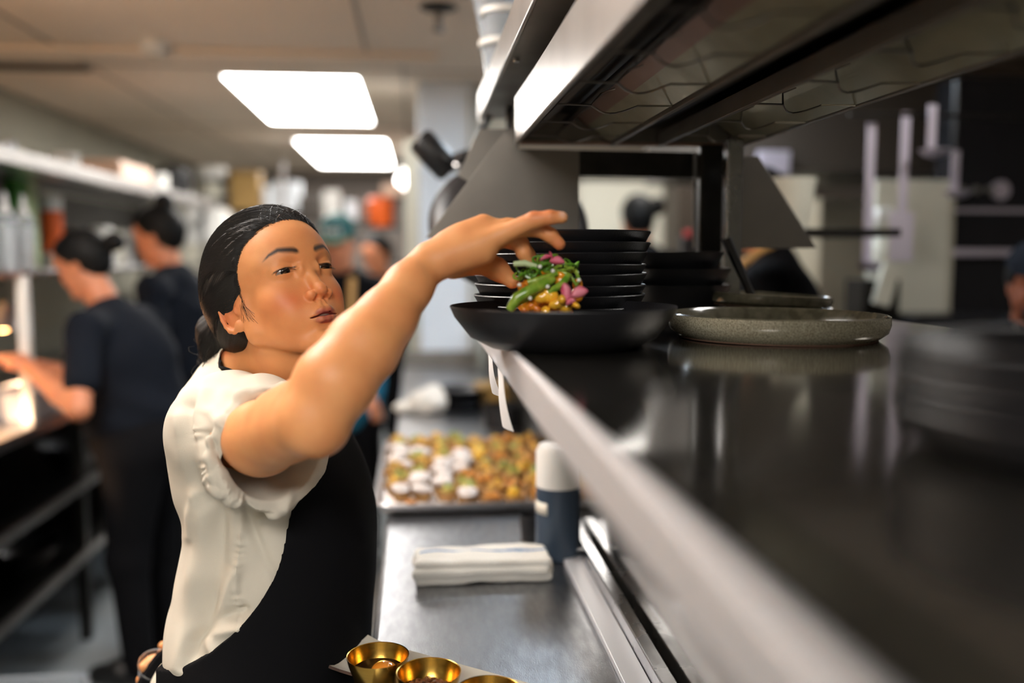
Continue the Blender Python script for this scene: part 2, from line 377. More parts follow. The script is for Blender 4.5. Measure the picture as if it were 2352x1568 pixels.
# left arm behind the torso, left hand holding a clear cup
LW=W(418,1528,1.50)
woman.chain([SHL,W(600,1240,1.60),LW],[.042,.042,.024],.02)
def hand(Sh,wr,mcps,fingers,thumb,prad=.0125,k=.012):
    for i,mp in enumerate(mcps):
        side=(mp-np.mean(mcps,0)); Sh.cone(wr+side*.45,mp,prad*1.05,prad*.92,k)
    for f,rs in fingers: Sh.chain(f,rs,.0035)
    Sh.chain(thumb[0],thumb[1],.008)
NAILS=[]
fin=[([W(1150,540,1.045),W(1226,505,1.035),W(1264,499,1.03),W(1291,499,1.03)],[.0112,.0094,.0078,.0066]),
     ([W(1168,524,1.06),W(1236,524,1.055),W(1264,540,1.055),W(1285,560,1.055)],[.0115,.0098,.0084,.0070]),
     ([W(1162,536,1.08),W(1192,556,1.075),W(1203,580,1.075),W(1211,598,1.077)],[.0118,.0100,.0086,.0072]),
     ([W(1150,545,1.10),W(1196,560,1.11),W(1214,586,1.108),W(1218,604,1.105)],[.0115,.0098,.0084,.0070])]
mc=[f[0][0] for f in fin]
hand(woman,WRI,mc,fin,([W(1040,606,1.075),W(1098,598,1.09),W(1142,618,1.10),W(1176,646,1.10)],[.018,.0155,.0125,.0088]))
woman.cone(W(1030,560,1.055),W(1110,515,1.06),.016,.012,.014)
woman.cone(W(1020,600,1.045),W(1110,578,1.05),.018,.015,.014)
woman.cone(W(1065,560,1.06),W(1140,540,1.07),.02,.014,.014)
# left hand (px space near bottom left)
lf=[([W(375,1568,1.47),W(346,1580,1.45),W(330,1573,1.44),W(322,1560,1.44)],[.011,.0095,.0085,.007]),
    ([W(377,1592,1.47),W(346,1604,1.45),W(328,1594,1.44),W(322,1580,1.44)],[.011,.0095,.0085,.007]),
    ([W(384,1614,1.47),W(356,1626,1.45),W(338,1618,1.44),W(332,1604,1.44)],[.011,.0095,.0085,.007]),
    ([W(394,1632,1.47),W(370,1642,1.45),W(356,1636,1.44),W(350,1624,1.44)],[.010,.0085,.0075,.006])]
hand(woman,LW,[f[0][0] for f in lf],lf,([W(402,1530,1.47),W(378,1516,1.45),W(350,1522,1.43),W(329,1532,1.42)],[.014,.0125,.0110,.0085]))
woman.chain([W(398,1530,1.50),W(384,1496,1.50),W(374,1482,1.49)],[.011,.0088,.0072],.006)
def head_clip(P):
    q=HTi(P); return (q[:,2]>-128)&(q[:,1]>-210)&(np.abs(q[:,0])<95)
hq=HT(0,-90,-10)
def in_head(P,e=0.): return (P[:,2]>HT(0,-80,-95)[2]+e)&(np.linalg.norm(P-hq,axis=1)<.155-e)
hb=W(1160,560,1.07)
def in_hand(P,e=0.): return np.linalg.norm(P-hb,axis=1)<.115-e
v1,f1=surf(woman,hq-.165,hq+.165,.00105,clip=in_head)
v2,f2=surf(woman,hb-.12,hb+.12,.0013,clip=in_hand)
v3,f3=surf(woman,(-.75,.75,.75),(.25,1.80,1.65),.0032,clip=lambda P:~in_head(P,.004)&~in_hand(P,.004))
me=joinmesh('person_body',[(v1,f1),(v2,f2),(v3,f3)])
PV=verts(me)
hq_ok=np.linalg.norm(PV-hq,axis=1)<.16
q=HTi(PV)
lip=np.where(hq_ok,lip_mask(PV,HF),0); brow=np.where(hq_ok,brow_mask(PV,HF),0)
blush=np.where(hq_ok,.55*np.exp(-(((np.abs(q[:,0])-38)/20)**2+((q[:,2]+42)/15)**2))+.22*np.exp(-((q[:,0]/12)**2+((q[:,2]+42)/10)**2))+.5*np.exp(-(((np.abs(q[:,0])-76)/9)**2+((q[:,2]+18)/25)**2)),0)
nail=np.zeros(len(PV))
for (c,dr) in ((W(1292,492,1.026),None),):
    nail=np.maximum(nail,np.clip(1.25-np.linalg.norm((PV-c)/.0052,axis=1),0,1))
knuck=sum(np.exp(-(np.linalg.norm(PV-c,axis=1)/.011)**2) for c in (W(1226,490,1.03),W(1264,490,1.03),W(1240,512,1.05),ELB-(0,0,.03),W(1285,560,1.05)))
blush=np.clip(blush+.5*knuck,0,1)
for n,a in (('lip',lip),('brow',brow*.97),('blush',blush),('nail',nail)): attr(me,n,a)
chef=link('person',me,M['skin'])
tag(chef,'woman in an off-white short-sleeved shirt and black apron reaching one arm over the pass','person')
# eyes
for s in (1,-1):
    m=MB(); m.blob((0,0,0),(.0122,.0122,.0122),28,18); o=m.build('eyeball',M['eye'],chef); o.location=HT(31*s,-14.6,-1)
    g=HT(31*s,-14.6,-1); dr=HR@np.array([.06 if s>0 else .02,.93,-.30]); dr/=np.linalg.norm(dr)
    m=MB(); Q=np.array(Vector(dr).to_track_quat('Z','Y').to_matrix())
    m.lathe([(0,.01268),(.003,.01258),(.0064,.0113),(.0069,.0103),(.0045,.008)],n=28,R=Q); i=m.build('iris',M['iris'],o)
m=MB(); m.blob(tuple(HT(0,-3,-68.8)),(.0135,.006,.0035),16,8,R=HR); m.build('teeth',M['eye'],chef)
# ------------------------------------------------ hair
hair=Shape()
def hE(c,r,kk,op='u',**k_):
    Q=HR@rotm('Z',k_.get('rz',0.))@rotm('X',k_.get('rx',0.)); hair.ell(HT(*c),[a*.001 for a in r],kk*.001,Q,op)
hE((0,-92,30),(83,105,88),8); hE((0,-118,6),(80,92,74),20); hE((0,-150,-25),(58,55,42),20)
hair.chain([HT(0,-150,-30),W(505,765,1.34),W(492,812,1.345)],[.04,.030,.020],.02)
HA0=np.array([0,30.,78.]);HA1=np.array([0,-200.,-30.]); _ax=(HA1-HA0)/np.linalg.norm(HA1-HA0); _e1=np.array([1.,0,0]); _e2=np.cross(_ax,_e1)
def hair_ang(q): w=q-HA0; return np.arctan2(w@_e1,w@_e2)
def hair_post(p,d):
    q=HTi(p); x=np.abs(q[:,0]); z=q[:,2]
    yb=np.interp(z,[-75,-48,-22,-12,8,30,48,60,70,80,130],[-118,-112,-92,-70,-58,-44,-33,-17,-6,2,20])+2.5*np.sin(x*.55)*np.exp(-((z-10)/40)**2)
    cut=(q[:,1]-yb)*.001*.75; d=d+.0085*np.exp(-np.clip(yb-q[:,1],0,99)/9.)*(z>-30)
    # leave the ear free
    er=np.sqrt(((q[:,1]+92)/21)**2+((z+29)/27)**2)-1; ear=-er*.016
    d=-smin(-d,-cut,.006); d=np.maximum(d,np.where(x>55,ear,-1.))
    # combed grooves running to the knot
    a=np.arctan2(q[:,2]-10+.25*(q[:,1]+90),x+6)
    a=hair_ang(q); g=.00035*np.sin(a*40+1.5*np.sin(a*9))
    return d+g*np.clip((q[:,1]*-1+40)/60,0,1)
hair.post=hair_post
hv,hf=surf(hair,hq-(.2,.2,.2),hq+(.2,.2,.18),.0017)
hme=np_mesh('hair',hv,hf); hq_=HTi(verts(hme)); attr(hme,'ga',hair_ang(hq_)*1.0); attr(hme,'gs',(hq_@_ax)*.01)
ho=link('hair',hme,M['hair_c'],chef)
# strands: swept back from the hairline, loose curls at the nape
mb=MB(); hs=[]
def strand(P0,P1,n=9,lift=.0006,w=.00022,wave=0.):
    t=np.linspace(0,1,n)[:,None]; return np.array(P0)*(1-t)+np.array(P1)*t
allp=[];meta=[]
rg=np.random.default_rng(3)
zs=rg.uniform(-20,88,2600)
for z in zs:
    s=1 if rg.random()<.72 else -1
    yb=np.interp(z,[-75,-48,-22,-12,8,30,48,60,70,80,130],[-118,-112,-92,-70,-58,-44,-33,-17,-6,2,20])
    x=75*math.sqrt(max(.0,1-((z-28)/86)**2)*max(0,1-((yb+92)/100)**2))
    if z>60: x*=rg.uniform(-1,1)*1.0; x*=s
    st=np.array([x*s,yb+rg.uniform(-3,7.0),z+rg.normal()*1.5]); en=np.array([rg.uniform(-8,30)*s,-192+rg.normal()*5,-20+rg.normal()*10])
    t=np.linspace(0,rg.uniform(.25,.9),10)[:,None]; L=st*(1-t)+en*t; L[:,0]+=np.sin(t[:,0]*np.pi)*s*34; L[:,2]+=np.sin(t[:,0]*np.pi)*(38 if z>20 else 8)
    allp.append(np.array([HT(*p) for p in L])); meta.append(10)
A=np.concatenate(allp); hs2=Shape(); hs2.p=hair.p[:3]
hs3=Shape(); hs3.p=hair.p[:3]
def _thin(p,d):
    q=HTi(p); z=q[:,2]; yb=np.interp(z,[-75,-48,-22,-12,8,30,48,60,70,80,130],[-118,-112,-92,-70,-58,-44,-33,-17,-6,2,20]); return d+.0070*np.exp(-np.clip(yb-q[:,1],0,99)/9.)*(z>-30)
hs3.post=_thin
A=project(hs3,A,4,off=.0003)
i=0
for k_ in meta:
    P=A[i:i+k_]; i+=k_; P=P+ (P-hq)/np.linalg.norm(P-hq,axis=1)[:,None]*np.linspace(-.0006,.0004,k_)[:,None]
    mb.tube(P,list(np.linspace(.00010,.00030,k_)),3,cap=False)
FS=project(hs2,np.array([HT(rg.uniform(-50,50),rg.uniform(-55,15),rg.uniform(80,100)) for _ in range(55)]),5)
for j in range(170):   # flyaways at the crown and curls at the nape
    if j<55:
        x=rg.uniform(-45,45); a=HTi(FS[j:j+1])[0]-np.array([0,0,1.5]); P=[a]; d=np.array([rg.normal()*.5-.2,rg.uniform(-1.2,1.0),rg.uniform(.1,.6)])*2.6
        for q_ in range(5): d=d+np.array([rg.normal()*.25,-.35,-.25]); P.append(P[-1]+d*.9)
    elif j<70:
        a=np.array([68,-66+rg.normal()*3,-8+rg.normal()*5]); P=[a]; d=np.array([.5,-.3,-5])
        for q_ in range(8): d=d+np.array([rg.normal()*.3-.15,rg.normal()*.6+.2,0]); P.append(P[-1]+d*.9)
    else:
        a=HTi(W(492+rg.normal()*16,775+rg.normal()*22,1.315+rg.uniform(0,.04))[None])[0]; P=[a]; ph=rg.uniform(0,6)
        for q_ in range(12): P.append(a+np.array([9*math.sin(ph+q_*.8),-q_*1.2+8*math.cos(ph+q_*.9),-q_*4.2]))
    mb.tube([HT(*p) for p in P],.00022 if j<70 else .00035,3,cap=False)
mb.build('hair_strands',M['hair_strand'],chef,fix=False)
# lashes
for s in (1,-1):
    mb=MB()
    for j in range(26):
        t=j/25; x=(19+25*t)*s; a=np.array([x,-1.0-9.5*t*t,-.9-2.2*abs(t-.45)**2*4]); L=4.0+3*t
        mb.tube([HT(*a),HT(*(a+np.array([.18*s*L*t,.55*L,-.55*L]))),HT(*(a+np.array([.3*s*L*t,.95*L,-.66*L])))],[.0003,.0002,.0001],3,cap=False)
    mb.build('eyelashes',M['hair_strand'],chef,fix=False)

# ------------------------------------------------ shirt
CUF=W(634,1030,1.115); SL0=W(512,998,1.25); cn=-CF*.74+CR*.66-CU*.05; cn/=np.linalg.norm(cn)
def sleeve_out(p): return np.maximum(d_cone(p,SL0,CUF+cn*.04,.064,.0775),(p-CUF)@cn)
shirt=Shape()
shirt.fn(lambda p:torso_d(p,0.,bot=.80),.03)
shirt.ell(W(530,938,1.33),[.062,.13,.040],.04)
shirt.ell(W(570,915,1.33),[.055,.12,.03],.04)
shirt.ell(W(520,960,1.225),[.060,.062,.054],.03); shirt.cone(W(525,950,1.22),W(600,960,1.17),.05,.055,.03)
shirt.chain([SHL,W(610,1200,1.60)],[.075,.06],.04)
shirt.fn(sleeve_out,.018)
# turned cuff ring
cu=np.cross(cn,[0,0,1.]);cu/=np.linalg.norm(cu);cv=np.cross(cu,cn)
ring=[CUF-cn*.010+(cu*math.cos(a)*.071+cv*math.sin(a)*.0725)*(1+.05*math.sin(3*a+1)+.03*math.sin(7*a)) for a in np.linspace(0,2*math.pi,25)]
shirt.chain(ring,[.0062+.0022*math.sin(i*1.9) for i in range(25)],.006)
shirt.cone(CUF+cn*.06,CUF-cn*.075,.070,.056,.004,'s')
# standing collar and neck opening
nd=(NK-NB);nd/=np.linalg.norm(nd)
cc=W(589,868,1.325); 
shirt.cone(cc-nd*.04,cc+nd*.004,.082,.064,.014)
shirt.cone(cc-nd*.02,cc+nd*.10,.0575,.064,.003,'s')
rgs=np.random.default_rng(11)
FT=[ # fold lines in picture space: (points, width, depth)
 ([(470,900),(455,960),(462,1030),(500,1110),(545,1160)],.010,.0045),
 ([(440,940),(432,1010),(448,1090),(480,1150)],.011,-.004),
 ([(478,1110),(462,1230),(446,1340),(428,1450),(424,1530)],.013,.005),
 ([(505,1180),(500,1300),(478,1400),(450,1500)],.012,-.005),
 ([(560,1170),(610,1290),(640,1330)],.008,-.004),
 ([(520,1540),(470,1460),(520,1370),(545,1300)],.010,.004),
 ([(432,1530),(445,1470),(500,1420),(560,1400)],.007,-.0045),
 ([(600,1190),(650,1180),(668,1130)],.007,.003),
 ([(455,1130),(440,1180),(436,1230)],.008,.003),
 ([(590,1420),(560,1440),(500,1455)],.007,.0035),
 ([(415,960),(428,1060),(446,1130)],.010,.004),
 ([(530,900),(600,900),(640,905)],.008,.002),
 ([(560,1010),(520,990),(490,950)],.009,.003),
 ([(520,1060),(500,1040),(480,1000)],.007,-.003),
 ([(470,880),(520,870),(570,880)],.008,-.0015),
]
FL=[]
for pts,w,dp in FT:
    Q=[W(x,y,1.21) for x,y in pts]; t=np.linspace(0,len(Q)-1,14); Q=np.array(Q); FL.append((np.stack([np.interp(t,np.arange(len(Q)),Q[:,i]) for i in range(3)],-1),w,dp))
SEAM=np.array([W(x,y,1.20) for x,y in [(553,1150),(556,1200),(549,1280),(546,1350),(548,1420),(556,1500)]])
ARMS=np.array([W(x,y,1.20) for x,y in [(455,985),(462,1030),(475,1080),(510,1120),(556,1150)]])
def plane2(P): # view-plane coordinates, metres at depth 1.2
    q=P-CAM; d=q@CF; return np.stack([(q@CR)/d*1.2,(q@CU)/d*1.2],-1)
def dseg(P2,L2):
    m=np.full(len(P2),9.);tt=np.zeros(len(P2)); acc=0
    for i in range(len(L2)-1):
        a,b=L2[i],L2[i+1]; ba=b-a; l=np.sqrt(ba@ba); t=np.clip(((P2-a)@ba)/(l*l),0,1); e=np.linalg.norm(P2-a-t[:,None]*ba,axis=1); k=e<m; m=np.where(k,e,m); tt=np.where(k,acc+t*l,tt); acc+=l
    return m,tt
FL2=[(plane2(L),w,dp) for L,w,dp in FL]; SE2=plane2(SEAM); AR2=plane2(ARMS)
def folds(p):
    P2=plane2(p); near=np.clip((-(p-np.array([*_tc.mean(0),0]))@(-Rv))/.06+.3,0,1)
    g=np.zeros(len(p))
    for L,w,dp in FL2:
        m,t=dseg(P2,L); g+=dp*np.exp(-(m/w)**2)*(.85+.3*np.sin(t*60))
    m,t=dseg(P2,SE2); g+=.0011*np.exp(-(m/.003)**2)+.00045*np.sin(t*520+3*np.sin(t*90))*np.exp(-(m/.007)**2)
    m,t=dseg(P2,AR2); g+=.0009*np.exp(-(m/.003)**2)+.0005*np.sin(t*460+4*np.sin(t*110))*np.exp(-(m/.009)**2)
    s=np.sin(p@np.array([31,17,9.])+2*np.sin(p[:,2]*14))*np.sin(p@np.array([-12,22,21.])+1.)
    return 2.0*g*near+.0022*s+.0010*np.sin(p@np.array([60.,-35,44])+3*s)

sv,sf=surf(shirt,(-.62,.85,.78),(.10,1.75,1.52),.0021)
_n=vnorm(sv,sf); sv=sv+_n*folds(sv)[:,None]
so=link('shirt',np_mesh('shirt',sv,sf),M['shirt'],chef)
# ------------------------------------------------ apron
gp=[(700,1010),(692,1060),(681,1130),(665,1220),(640,1320),(610,1372),(580,1410),(545,1445),(500,1480),(455,1508),(410,1530),(330,1560)]
gz=[];gu=[]
for x,y in gp:
    P=W(x,y,1.20)[None]; u,v,a,b=torso_uv(P); gz.append(P[0,2]); gu.append(u[0])
gz=np.array(gz)[::-1];gu=np.array(gu)[::-1]
BT=W(700,1060,1.22)[2]
def apron_f(p):
    u,v,a,b=torso_uv(p); g=np.interp(p[:,2],gz,gu)
    s=np.sin(p@np.array([9,20,7.])*2.)*.002+.003*np.sin(u*40+p[:,2]*8)
    d=torso_d(p,.0065+.004*np.clip((1.05-p[:,2])/.1,0,1),top=1.6,bot=.42)-s*.7
    # tuck the hidden inside away so this is a cloth, not a block
    d=np.maximum(d,-(torso_d(p,-.006,top=1.6,bot=.40)))
    top=p[:,2]-(BT+.045*np.clip(u-.03,0,1)/.1)
    return np.maximum(np.maximum(d,(g-u)*.9),top)
apr=Shape().fn(apron_f)
av,af=surf(apr,(-.62,.80,.42),(.16,1.75,1.40),.0031,margin=.03)
ao=link('apron',np_mesh('apron',av,af),M['apron'],chef)
# neck strap lying on the collar
st_=Shape(); L=[W(500,835,1.40),W(516,830,1.33),W(540,838,1.28),W(568,855,1.255),W(600,880,1.24),W(650,940,1.22),W(690,1010,1.20),W(694,1070,1.19)]
LP=project(shirt,np.array(L),5)
m=MB()
LLt=np.linspace(0,len(LP)-1,40); LC=np.stack([np.interp(LLt,np.arange(len(LP)),LP[:,i]) for i in range(3)],-1); LC=project(shirt,LC,4)
e=.001; gN=np.stack([shirt(LC+np.eye(3)[i]*e)-shirt(LC) for i in range(3)],-1); gN/=np.linalg.norm(gN,axis=1)[:,None]
LC=LC+gN*folds(LC)[:,None]; tg=np.gradient(LC,axis=0); tg/=np.linalg.norm(tg,axis=1)[:,None]; sd=np.cross(tg,gN)
V=[];Fq=[]
for i in range(40):
    for a,b in ((-.008,.0005),(.008,.0005),(.008,.003),(-.008,.003)): V.append(LC[i]+sd[i]*a+gN[i]*b)
for i in range(39):
    for k_ in range(4): Fq.append((i*4+k_,i*4+(k_+1)%4,i*4+4+(k_+1)%4,i*4+4+k_))
m.add(V,Fq); m.build('apron_strap',M['apron'],chef)
# snap button on the bib
bp=project(apr,np.array([W(706,1122,1.18)]),6)[0]; e=1e-3; g=np.array([(apr((bp+np.eye(3)[i]*e)[None])-apr(bp[None]))[0] for i in range(3)]); g/=np.linalg.norm(g)
m=MB(); Q=np.array(Vector(g).to_track_quat('Z','Y').to_matrix()); m.lathe([(0,.0028),(.004,.0024),(.0052,.001),(.0052,-.001)],c=bp,n=20,R=Q); m.build('button',M['button'],chef)
# tie strings and shirt tail at the back hip
m=MB(); a0=[W(395,1478,1.40),W(372,1510,1.42),W(352,1545,1.42),W(330,1590,1.42)]
m.tube(a0,[.004,.011,.015,.016],8); m.build('apron_tie',M['apron'],chef)
tl=Shape().chain([W(410,1530,1.37),W(392,1560,1.38),W(384,1610,1.38)],[.012,.022,.028],.02); tl.post=lambda p,d:d+.002*np.sin(p@np.array([120,80,60.]))
tv,tf=surf(tl,W(390,1570,1.38)-.08,W(390,1570,1.38)+.08,.003); link('shirt_tail',np_mesh('tail',tv,tf),M['shirt'],chef)
# trousers and shoes below the frame
hx,hy=_tc[0]; c0=np.array([hx,hy,0.])
tr=Shape().ell(c0+(0,0,.86),[.13,.16,.14],.04)
for s in (1,-1):
    hp=c0+Rv*.085*s+(0,0,.84); kn=c0+Rv*.10*s+Fv*.03+(0,0,.46); an=c0+Rv*.11*s+(0,0,.07)
    tr.chain([hp,kn,an],[.095,.068,.052],.04)
tv,tf=surf(tr,c0+(-.3,-.3,-.02),c0+(.3,.3,1.05),.007); link('trousers',np_mesh('trousers',tv,tf),M['trousers'],chef)
for s in (1,-1):
    an=c0+Rv*.11*s; sh=Shape().chain([an-Fv*.05+(0,0,.045),an+Fv*.08+(0,0,.04),an+Fv*.15+(0,0,.032)],[.042,.044,.032],.02); sh.fn(lambda p:.0-p[:,2],.004,'i')
    tv,tf=surf(sh,an+(-.26,-.26,-.02),an+(.26,.26,.16),.006); link('shoe',np_mesh('shoe',tv,tf),M['shoe'],chef)
# ================================================= helpers for placing
def G(x,y,Y): d=W(x,y,1)-CAM; return CAM+d*(Y/d[1])
def GZ(x,y,Z): d=W(x,y,1)-CAM; return CAM+d*((Z-EZ)/d[2])
def bx(name,lo,hi,m,parent=None,bevel=.002): return MB().box(lo,hi).build(name,m,parent,bevel=bevel,smooth=False)
def st(o): o['kind']='structure'; return o
M.update(
 steel=mat('brushed steel',(.42,.42,.43),.27,1.,noise=.25,nscale=9,rnoise=.10,bump=.05,bscale=300),
 steel_top=mat('worn steel worktop',(.33,.335,.35),.31,1.,noise=.22,rnoise=.03,nscale=34,bump=.14,bscale=330,stretch=(2.2,.6,1)),
 steel_dark=mat('dark polished steel',(.24,.222,.195),.11,.95,noise=.2,nscale=6,rnoise=.025),
 steel_lip=mat('satin steel lip',(.80,.80,.82),.58,1.),
 steel_hood=mat('hood steel',(.46,.44,.42),.34,1.,noise=.15,nscale=12),
 steel_panel=mat('grey steel panel',(.23,.212,.188),.45,.6,noise=.2,nscale=7,rnoise=.08),
 steel_warm=mat('heat stained steel',(.40,.26,.21),.4,.5,noise=.4,nscale=5),
 steel_olive=mat('reflector steel',(.40,.38,.27),.38,.5,noise=.3,nscale=8,rnoise=.1),
 steel_black=mat('near-black steel',(.045,.042,.038),.4,1.,noise=.3),  # near-black, slightly mottled steel
 wire=mat('wire',(.35,.33,.30),.3,1.),
 black_cer=mat('matt black ceramic',(.012,.012,.014),.34,bump=.25,bscale=500,rnoise=.05),
 speck=mat('speckled glaze',(.42,.39,.29),.22,col2=(.17,.15,.10),nscale=620,coat=.4),
 olive_glaze=mat('dark olive glaze',(.06,.055,.035),.16,col2=(.11,.10,.07),nscale=60,coat=.6),
 clay=mat('bare clay foot',(.16,.09,.06),.7),
 brass=mat('brass',(.60,.36,.075),.22,1.,noise=.15,nscale=30,rnoise=.04,stretch=(1,1,8)),
 yolk=mat('yolk',(.85,.30,.03),.08,coat=1.,sss=.1), soy=mat('dark sauce',(.02,.008,.004),.05,coat=1.),
 crisp=mat('fried crumbs',(.24,.085,.03),.4,noise=.6,nscale=90,bump=.5),
 cream_cer=mat('cream glazed ceramic',(.62,.57,.47),.3,noise=.12,nscale=25),
 brown_rim=mat('raw brown clay rim',(.10,.055,.04),.6,noise=.4,nscale=60),
 towel=mat('white terry',(.80,.77,.70),.95,bump=1.,bscale=900,sheen=.3), towel_blue=mat('blue stripe',(.04,.17,.38),.95,bump=.8,bscale=900),
 paper=mat('paper',(.82,.80,.79),.7), plastic_w=mat('white plastic',(.75,.74,.70),.4),
 navy=mat('navy enamel',(.035,.055,.085),.35), tape=mat('label tape',(.72,.68,.58),.6),
 black=mat('black plastic',(.012,.012,.013),.35), rubber=mat('black rubber',(.02,.02,.02),.7),
 clear=mat('frosted clear plastic',(.78,.83,.88),.25,trans=.75,ior=1.3), film=mat('clear plastic cup',(.92,.93,.95),.04,trans=.96,ior=1.35),
 pan=mat('sheet pan',(.55,.55,.56),.35,1.),
 shell=mat('tart shell',(.42,.22,.07),.6,noise=.4,nscale=60,bump=.4,bscale=200),
 f_gold=mat('golden filling',(.74,.44,.10),.45,noise=.5,nscale=70,bump=.5), f_orange=mat('orange filling',(.74,.32,.06),.4,noise=.5,nscale=70,bump=.5),
 f_green=mat('yellow green filling',(.55,.50,.12),.45,noise=.5,nscale=70,bump=.5), f_white=mat('white slices',(.60,.54,.50),.45,noise=.1,bump=.3), f_yellow=mat('yellow filling',(.85,.50,.04),.4,noise=.3,nscale=50),
 glaze=mat('glazed orange pieces',(.95,.40,.02),.16,col2=(.55,.12,.01),nscale=75,coat=.7,bump=.5,bscale=160,sss=.05),
 sauce=mat('amber sauce',(.98,.52,.04),.12,coat=.8,noise=.3,nscale=60),
 green=mat('green stalk',(.10,.24,.015),.25,col2=(.30,.40,.05),nscale=80,coat=.4), leaf=mat('leaf green',(.10,.26,.02),.3,coat=.3,noise=.3,nscale=80),
 pink=mat('pink petal',(.55,.05,.13),.5,col2=(.70,.22,.28),nscale=70), pearl=mat('white pearl',(.8,.8,.72),.2,coat=.5),
 wall=mat('painted wall',(.30,.285,.225),.7,noise=.08,nscale=3), wall_back=mat('back wall',(.20,.17,.15),.8,noise=.2,nscale=2),
 ceiling=mat('ceiling board',(.80,.67,.54),.85,noise=.04,nscale=2), seam=mat('ceiling seam',(.42,.36,.30),.8),
 floor=mat('grey floor',(.24,.26,.27),.45,noise=.2,nscale=4,rnoise=.1),
 dark=mat('dark cupboard',(.02,.019,.018),.5), dark_brown=mat('dark brown',(.05,.038,.028),.5),
 column=mat('white painted column',(.78,.83,.88),.55), cream=mat('cream paint',(.62,.60,.50),.6), cream_d=mat('beige panel',(.48,.45,.36),.5),
 panel_light=mat('lit ceiling panel',(.9,.9,.9),.5,emit=(1,.965,.92),estr=17.),
 panel_cool=mat('added cool panel',(.9,.9,.9),.5,emit=(.76,.88,1.),estr=20.),  # cool glow of the panel added to light the column
 uplight=mat('added warm diffuser',(1,.8,.6),.5,emit=(1,.66,.42),estr=48.),  # glow of the lamp added below the ceiling
 bulb=mat('glowing bulb',(1,1,1),.5,emit=(1,.95,.9),estr=12.), bulb_warm=mat('glowing heat lamp',(1,.8,.6),.5,emit=(1,.50,.18),estr=40.),
 chrome=mat('chrome',(.7,.7,.7),.15,1.), orange=mat('orange plastic',(.75,.12,.015),.4), green_box=mat('green card',(.04,.22,.02),.6), lime=mat('pale green spine',(.45,.55,.30),.6),
 bluecloth=mat('blue cloth',(.01,.16,.27),.85), tan=mat('tan leather',(.48,.26,.08),.6), cap_g=mat('green cap cloth',(.01,.085,.085),.8), cap_t=mat('light green cap crown',(.16,.28,.20),.8),
 navycloth=mat('dark navy cloth',(.006,.008,.013),.9,spec=.15), blackcloth=mat('black cloth',(.004,.004,.005),.9,spec=.12), grey_pl=mat('grey plastic tub',(.30,.31,.33),.4), peach=mat('peach translucent',(.75,.50,.36),.35),
 amber=mat('amber box',(.33,.20,.06),.6), red=mat('red cloth',(.35,.015,.015),.6), purple_steel=mat('utensil steel',(.62,.56,.64),.4,.6), white_em=mat('cap mark',(.75,.75,.72),.6),
 oven=mat('oven front',(.012,.012,.014),.25), skin_d=None)
M['skin_d']=skin_material('skin deep',srgb(150,86,58),srgb(128,66,46),srgb(130,62,58))
# ================================================= room
st(bx('floor',(-2.2,-2.4,-.05),(3.8,9.9,0),M['floor'],bevel=0))
st(bx('ceiling',(-2.2,-2.4,2.35),(3.8,9.9,2.42),M['ceiling'],bevel=0))
st(bx('wall_left',(-2.2,-2.4,0),(-2.1,9.9,2.35),M['wall'],bevel=0))
st(bx('wall_back',(-2.1,9.7,0),(3.7,9.8,2.35),M['wall_back'],bevel=0))
st(bx('wall_right',(3.6,-2.4,0),(3.7,9.7,2.35),M['wall_back'],bevel=0))
st(bx('wall_front',(-2.1,-2.4,0),(3.6,-2.3,2.35),M['wall'],bevel=0))
m=MB()
for X in (-1.45,-.60 if 0 else -.20,1.1,2.3): m.box((X-.008,-2.2,2.344),(X+.008,3.95,2.3515))
for Y in (.6,1.85,3.1): m.box((-2.1,Y-.008,2.344),(3.6,Y+.008,2.3515))
st(m.build('trim_1',M['seam'],smooth=False))
st(bx('trim_2',(-2.1,3.98,2.322),(.10,4.14,2.3495),M['ceiling'],bevel=.006))
m=MB()
for X in (-1.45,-.05): m.box((X-.008,4.14,2.344),(X+.008,9.7,2.3515))
for Y in (4.35,6.3,9.2): m.box((-2.1,Y-.008,2.344),(1.5,Y+.008,2.3515))
st(m.build('trim_3',M['seam'],smooth=False))
# white column beyond the end of the worktop
c0=G(964,600,4.62);c1=G(1092,600,4.62)
st(bx('trim_4',(c0[0],4.62,.93),(c1[0],4.95,2.349),M['column'],bevel=.004))
e0=G(1070,600,4.60); st(bx('trim_5',(G(1078,600,4.6)[0],4.585,1.0),(G(1086,600,4.6)[0],4.618,2.3),M['cream_d'],bevel=.002))
st(bx('trim_6',(c1[0]+.02,4.7,0),(c1[0]+.20,5.0,2.349),M['cream_d'],bevel=.004))
a=G(932,600,4.75)[0]; st(bx('trim_7',(a,4.75,.93),(c0[0]-.003,4.95,1.5+.58),M['cream'],bevel=.004))
st(bx('baseboard_left',(-2.1,-2.3,0),(-2.085,9.7,.12),M['dark'],bevel=.002))
# ------------------------------------------------ ceiling lights and fittings
def panel(x0,x1,y0,y1,mm,label,group=None):
    t=empty('ceiling_light',((x0+x1)/2,(y0+y1)/2,2.349)); w,d=(x1-x0)/2,(y1-y0)/2
    m=MB(); f=.012
    for lo,hi in (((-w-f,-d-f,-.014),(w+f,-d,0)),((-w-f,d,-.014),(w+f,d+f,0)),((-w-f,-d,-.014),(-w,d,0)),((w,-d,-.014),(w+f,d,0))): m.box(lo,hi)
    m.build('frame',M['plastic_w'],t,smooth=False); MB().box((-w,-d,-.009),(w,d,-.002)).build('diffuser',mm,t,smooth=False)
    tag(t,label,'ceiling light',group); return t
panel(-.90,-.27,4.50,6.02,M['panel_light'],'bright rectangular ceiling light panel nearer the camera, the larger of the two in view')
panel(-.88,-.22,6.95,8.85,M['panel_light'],'smaller-looking far ceiling light panel above the back of the kitchen')
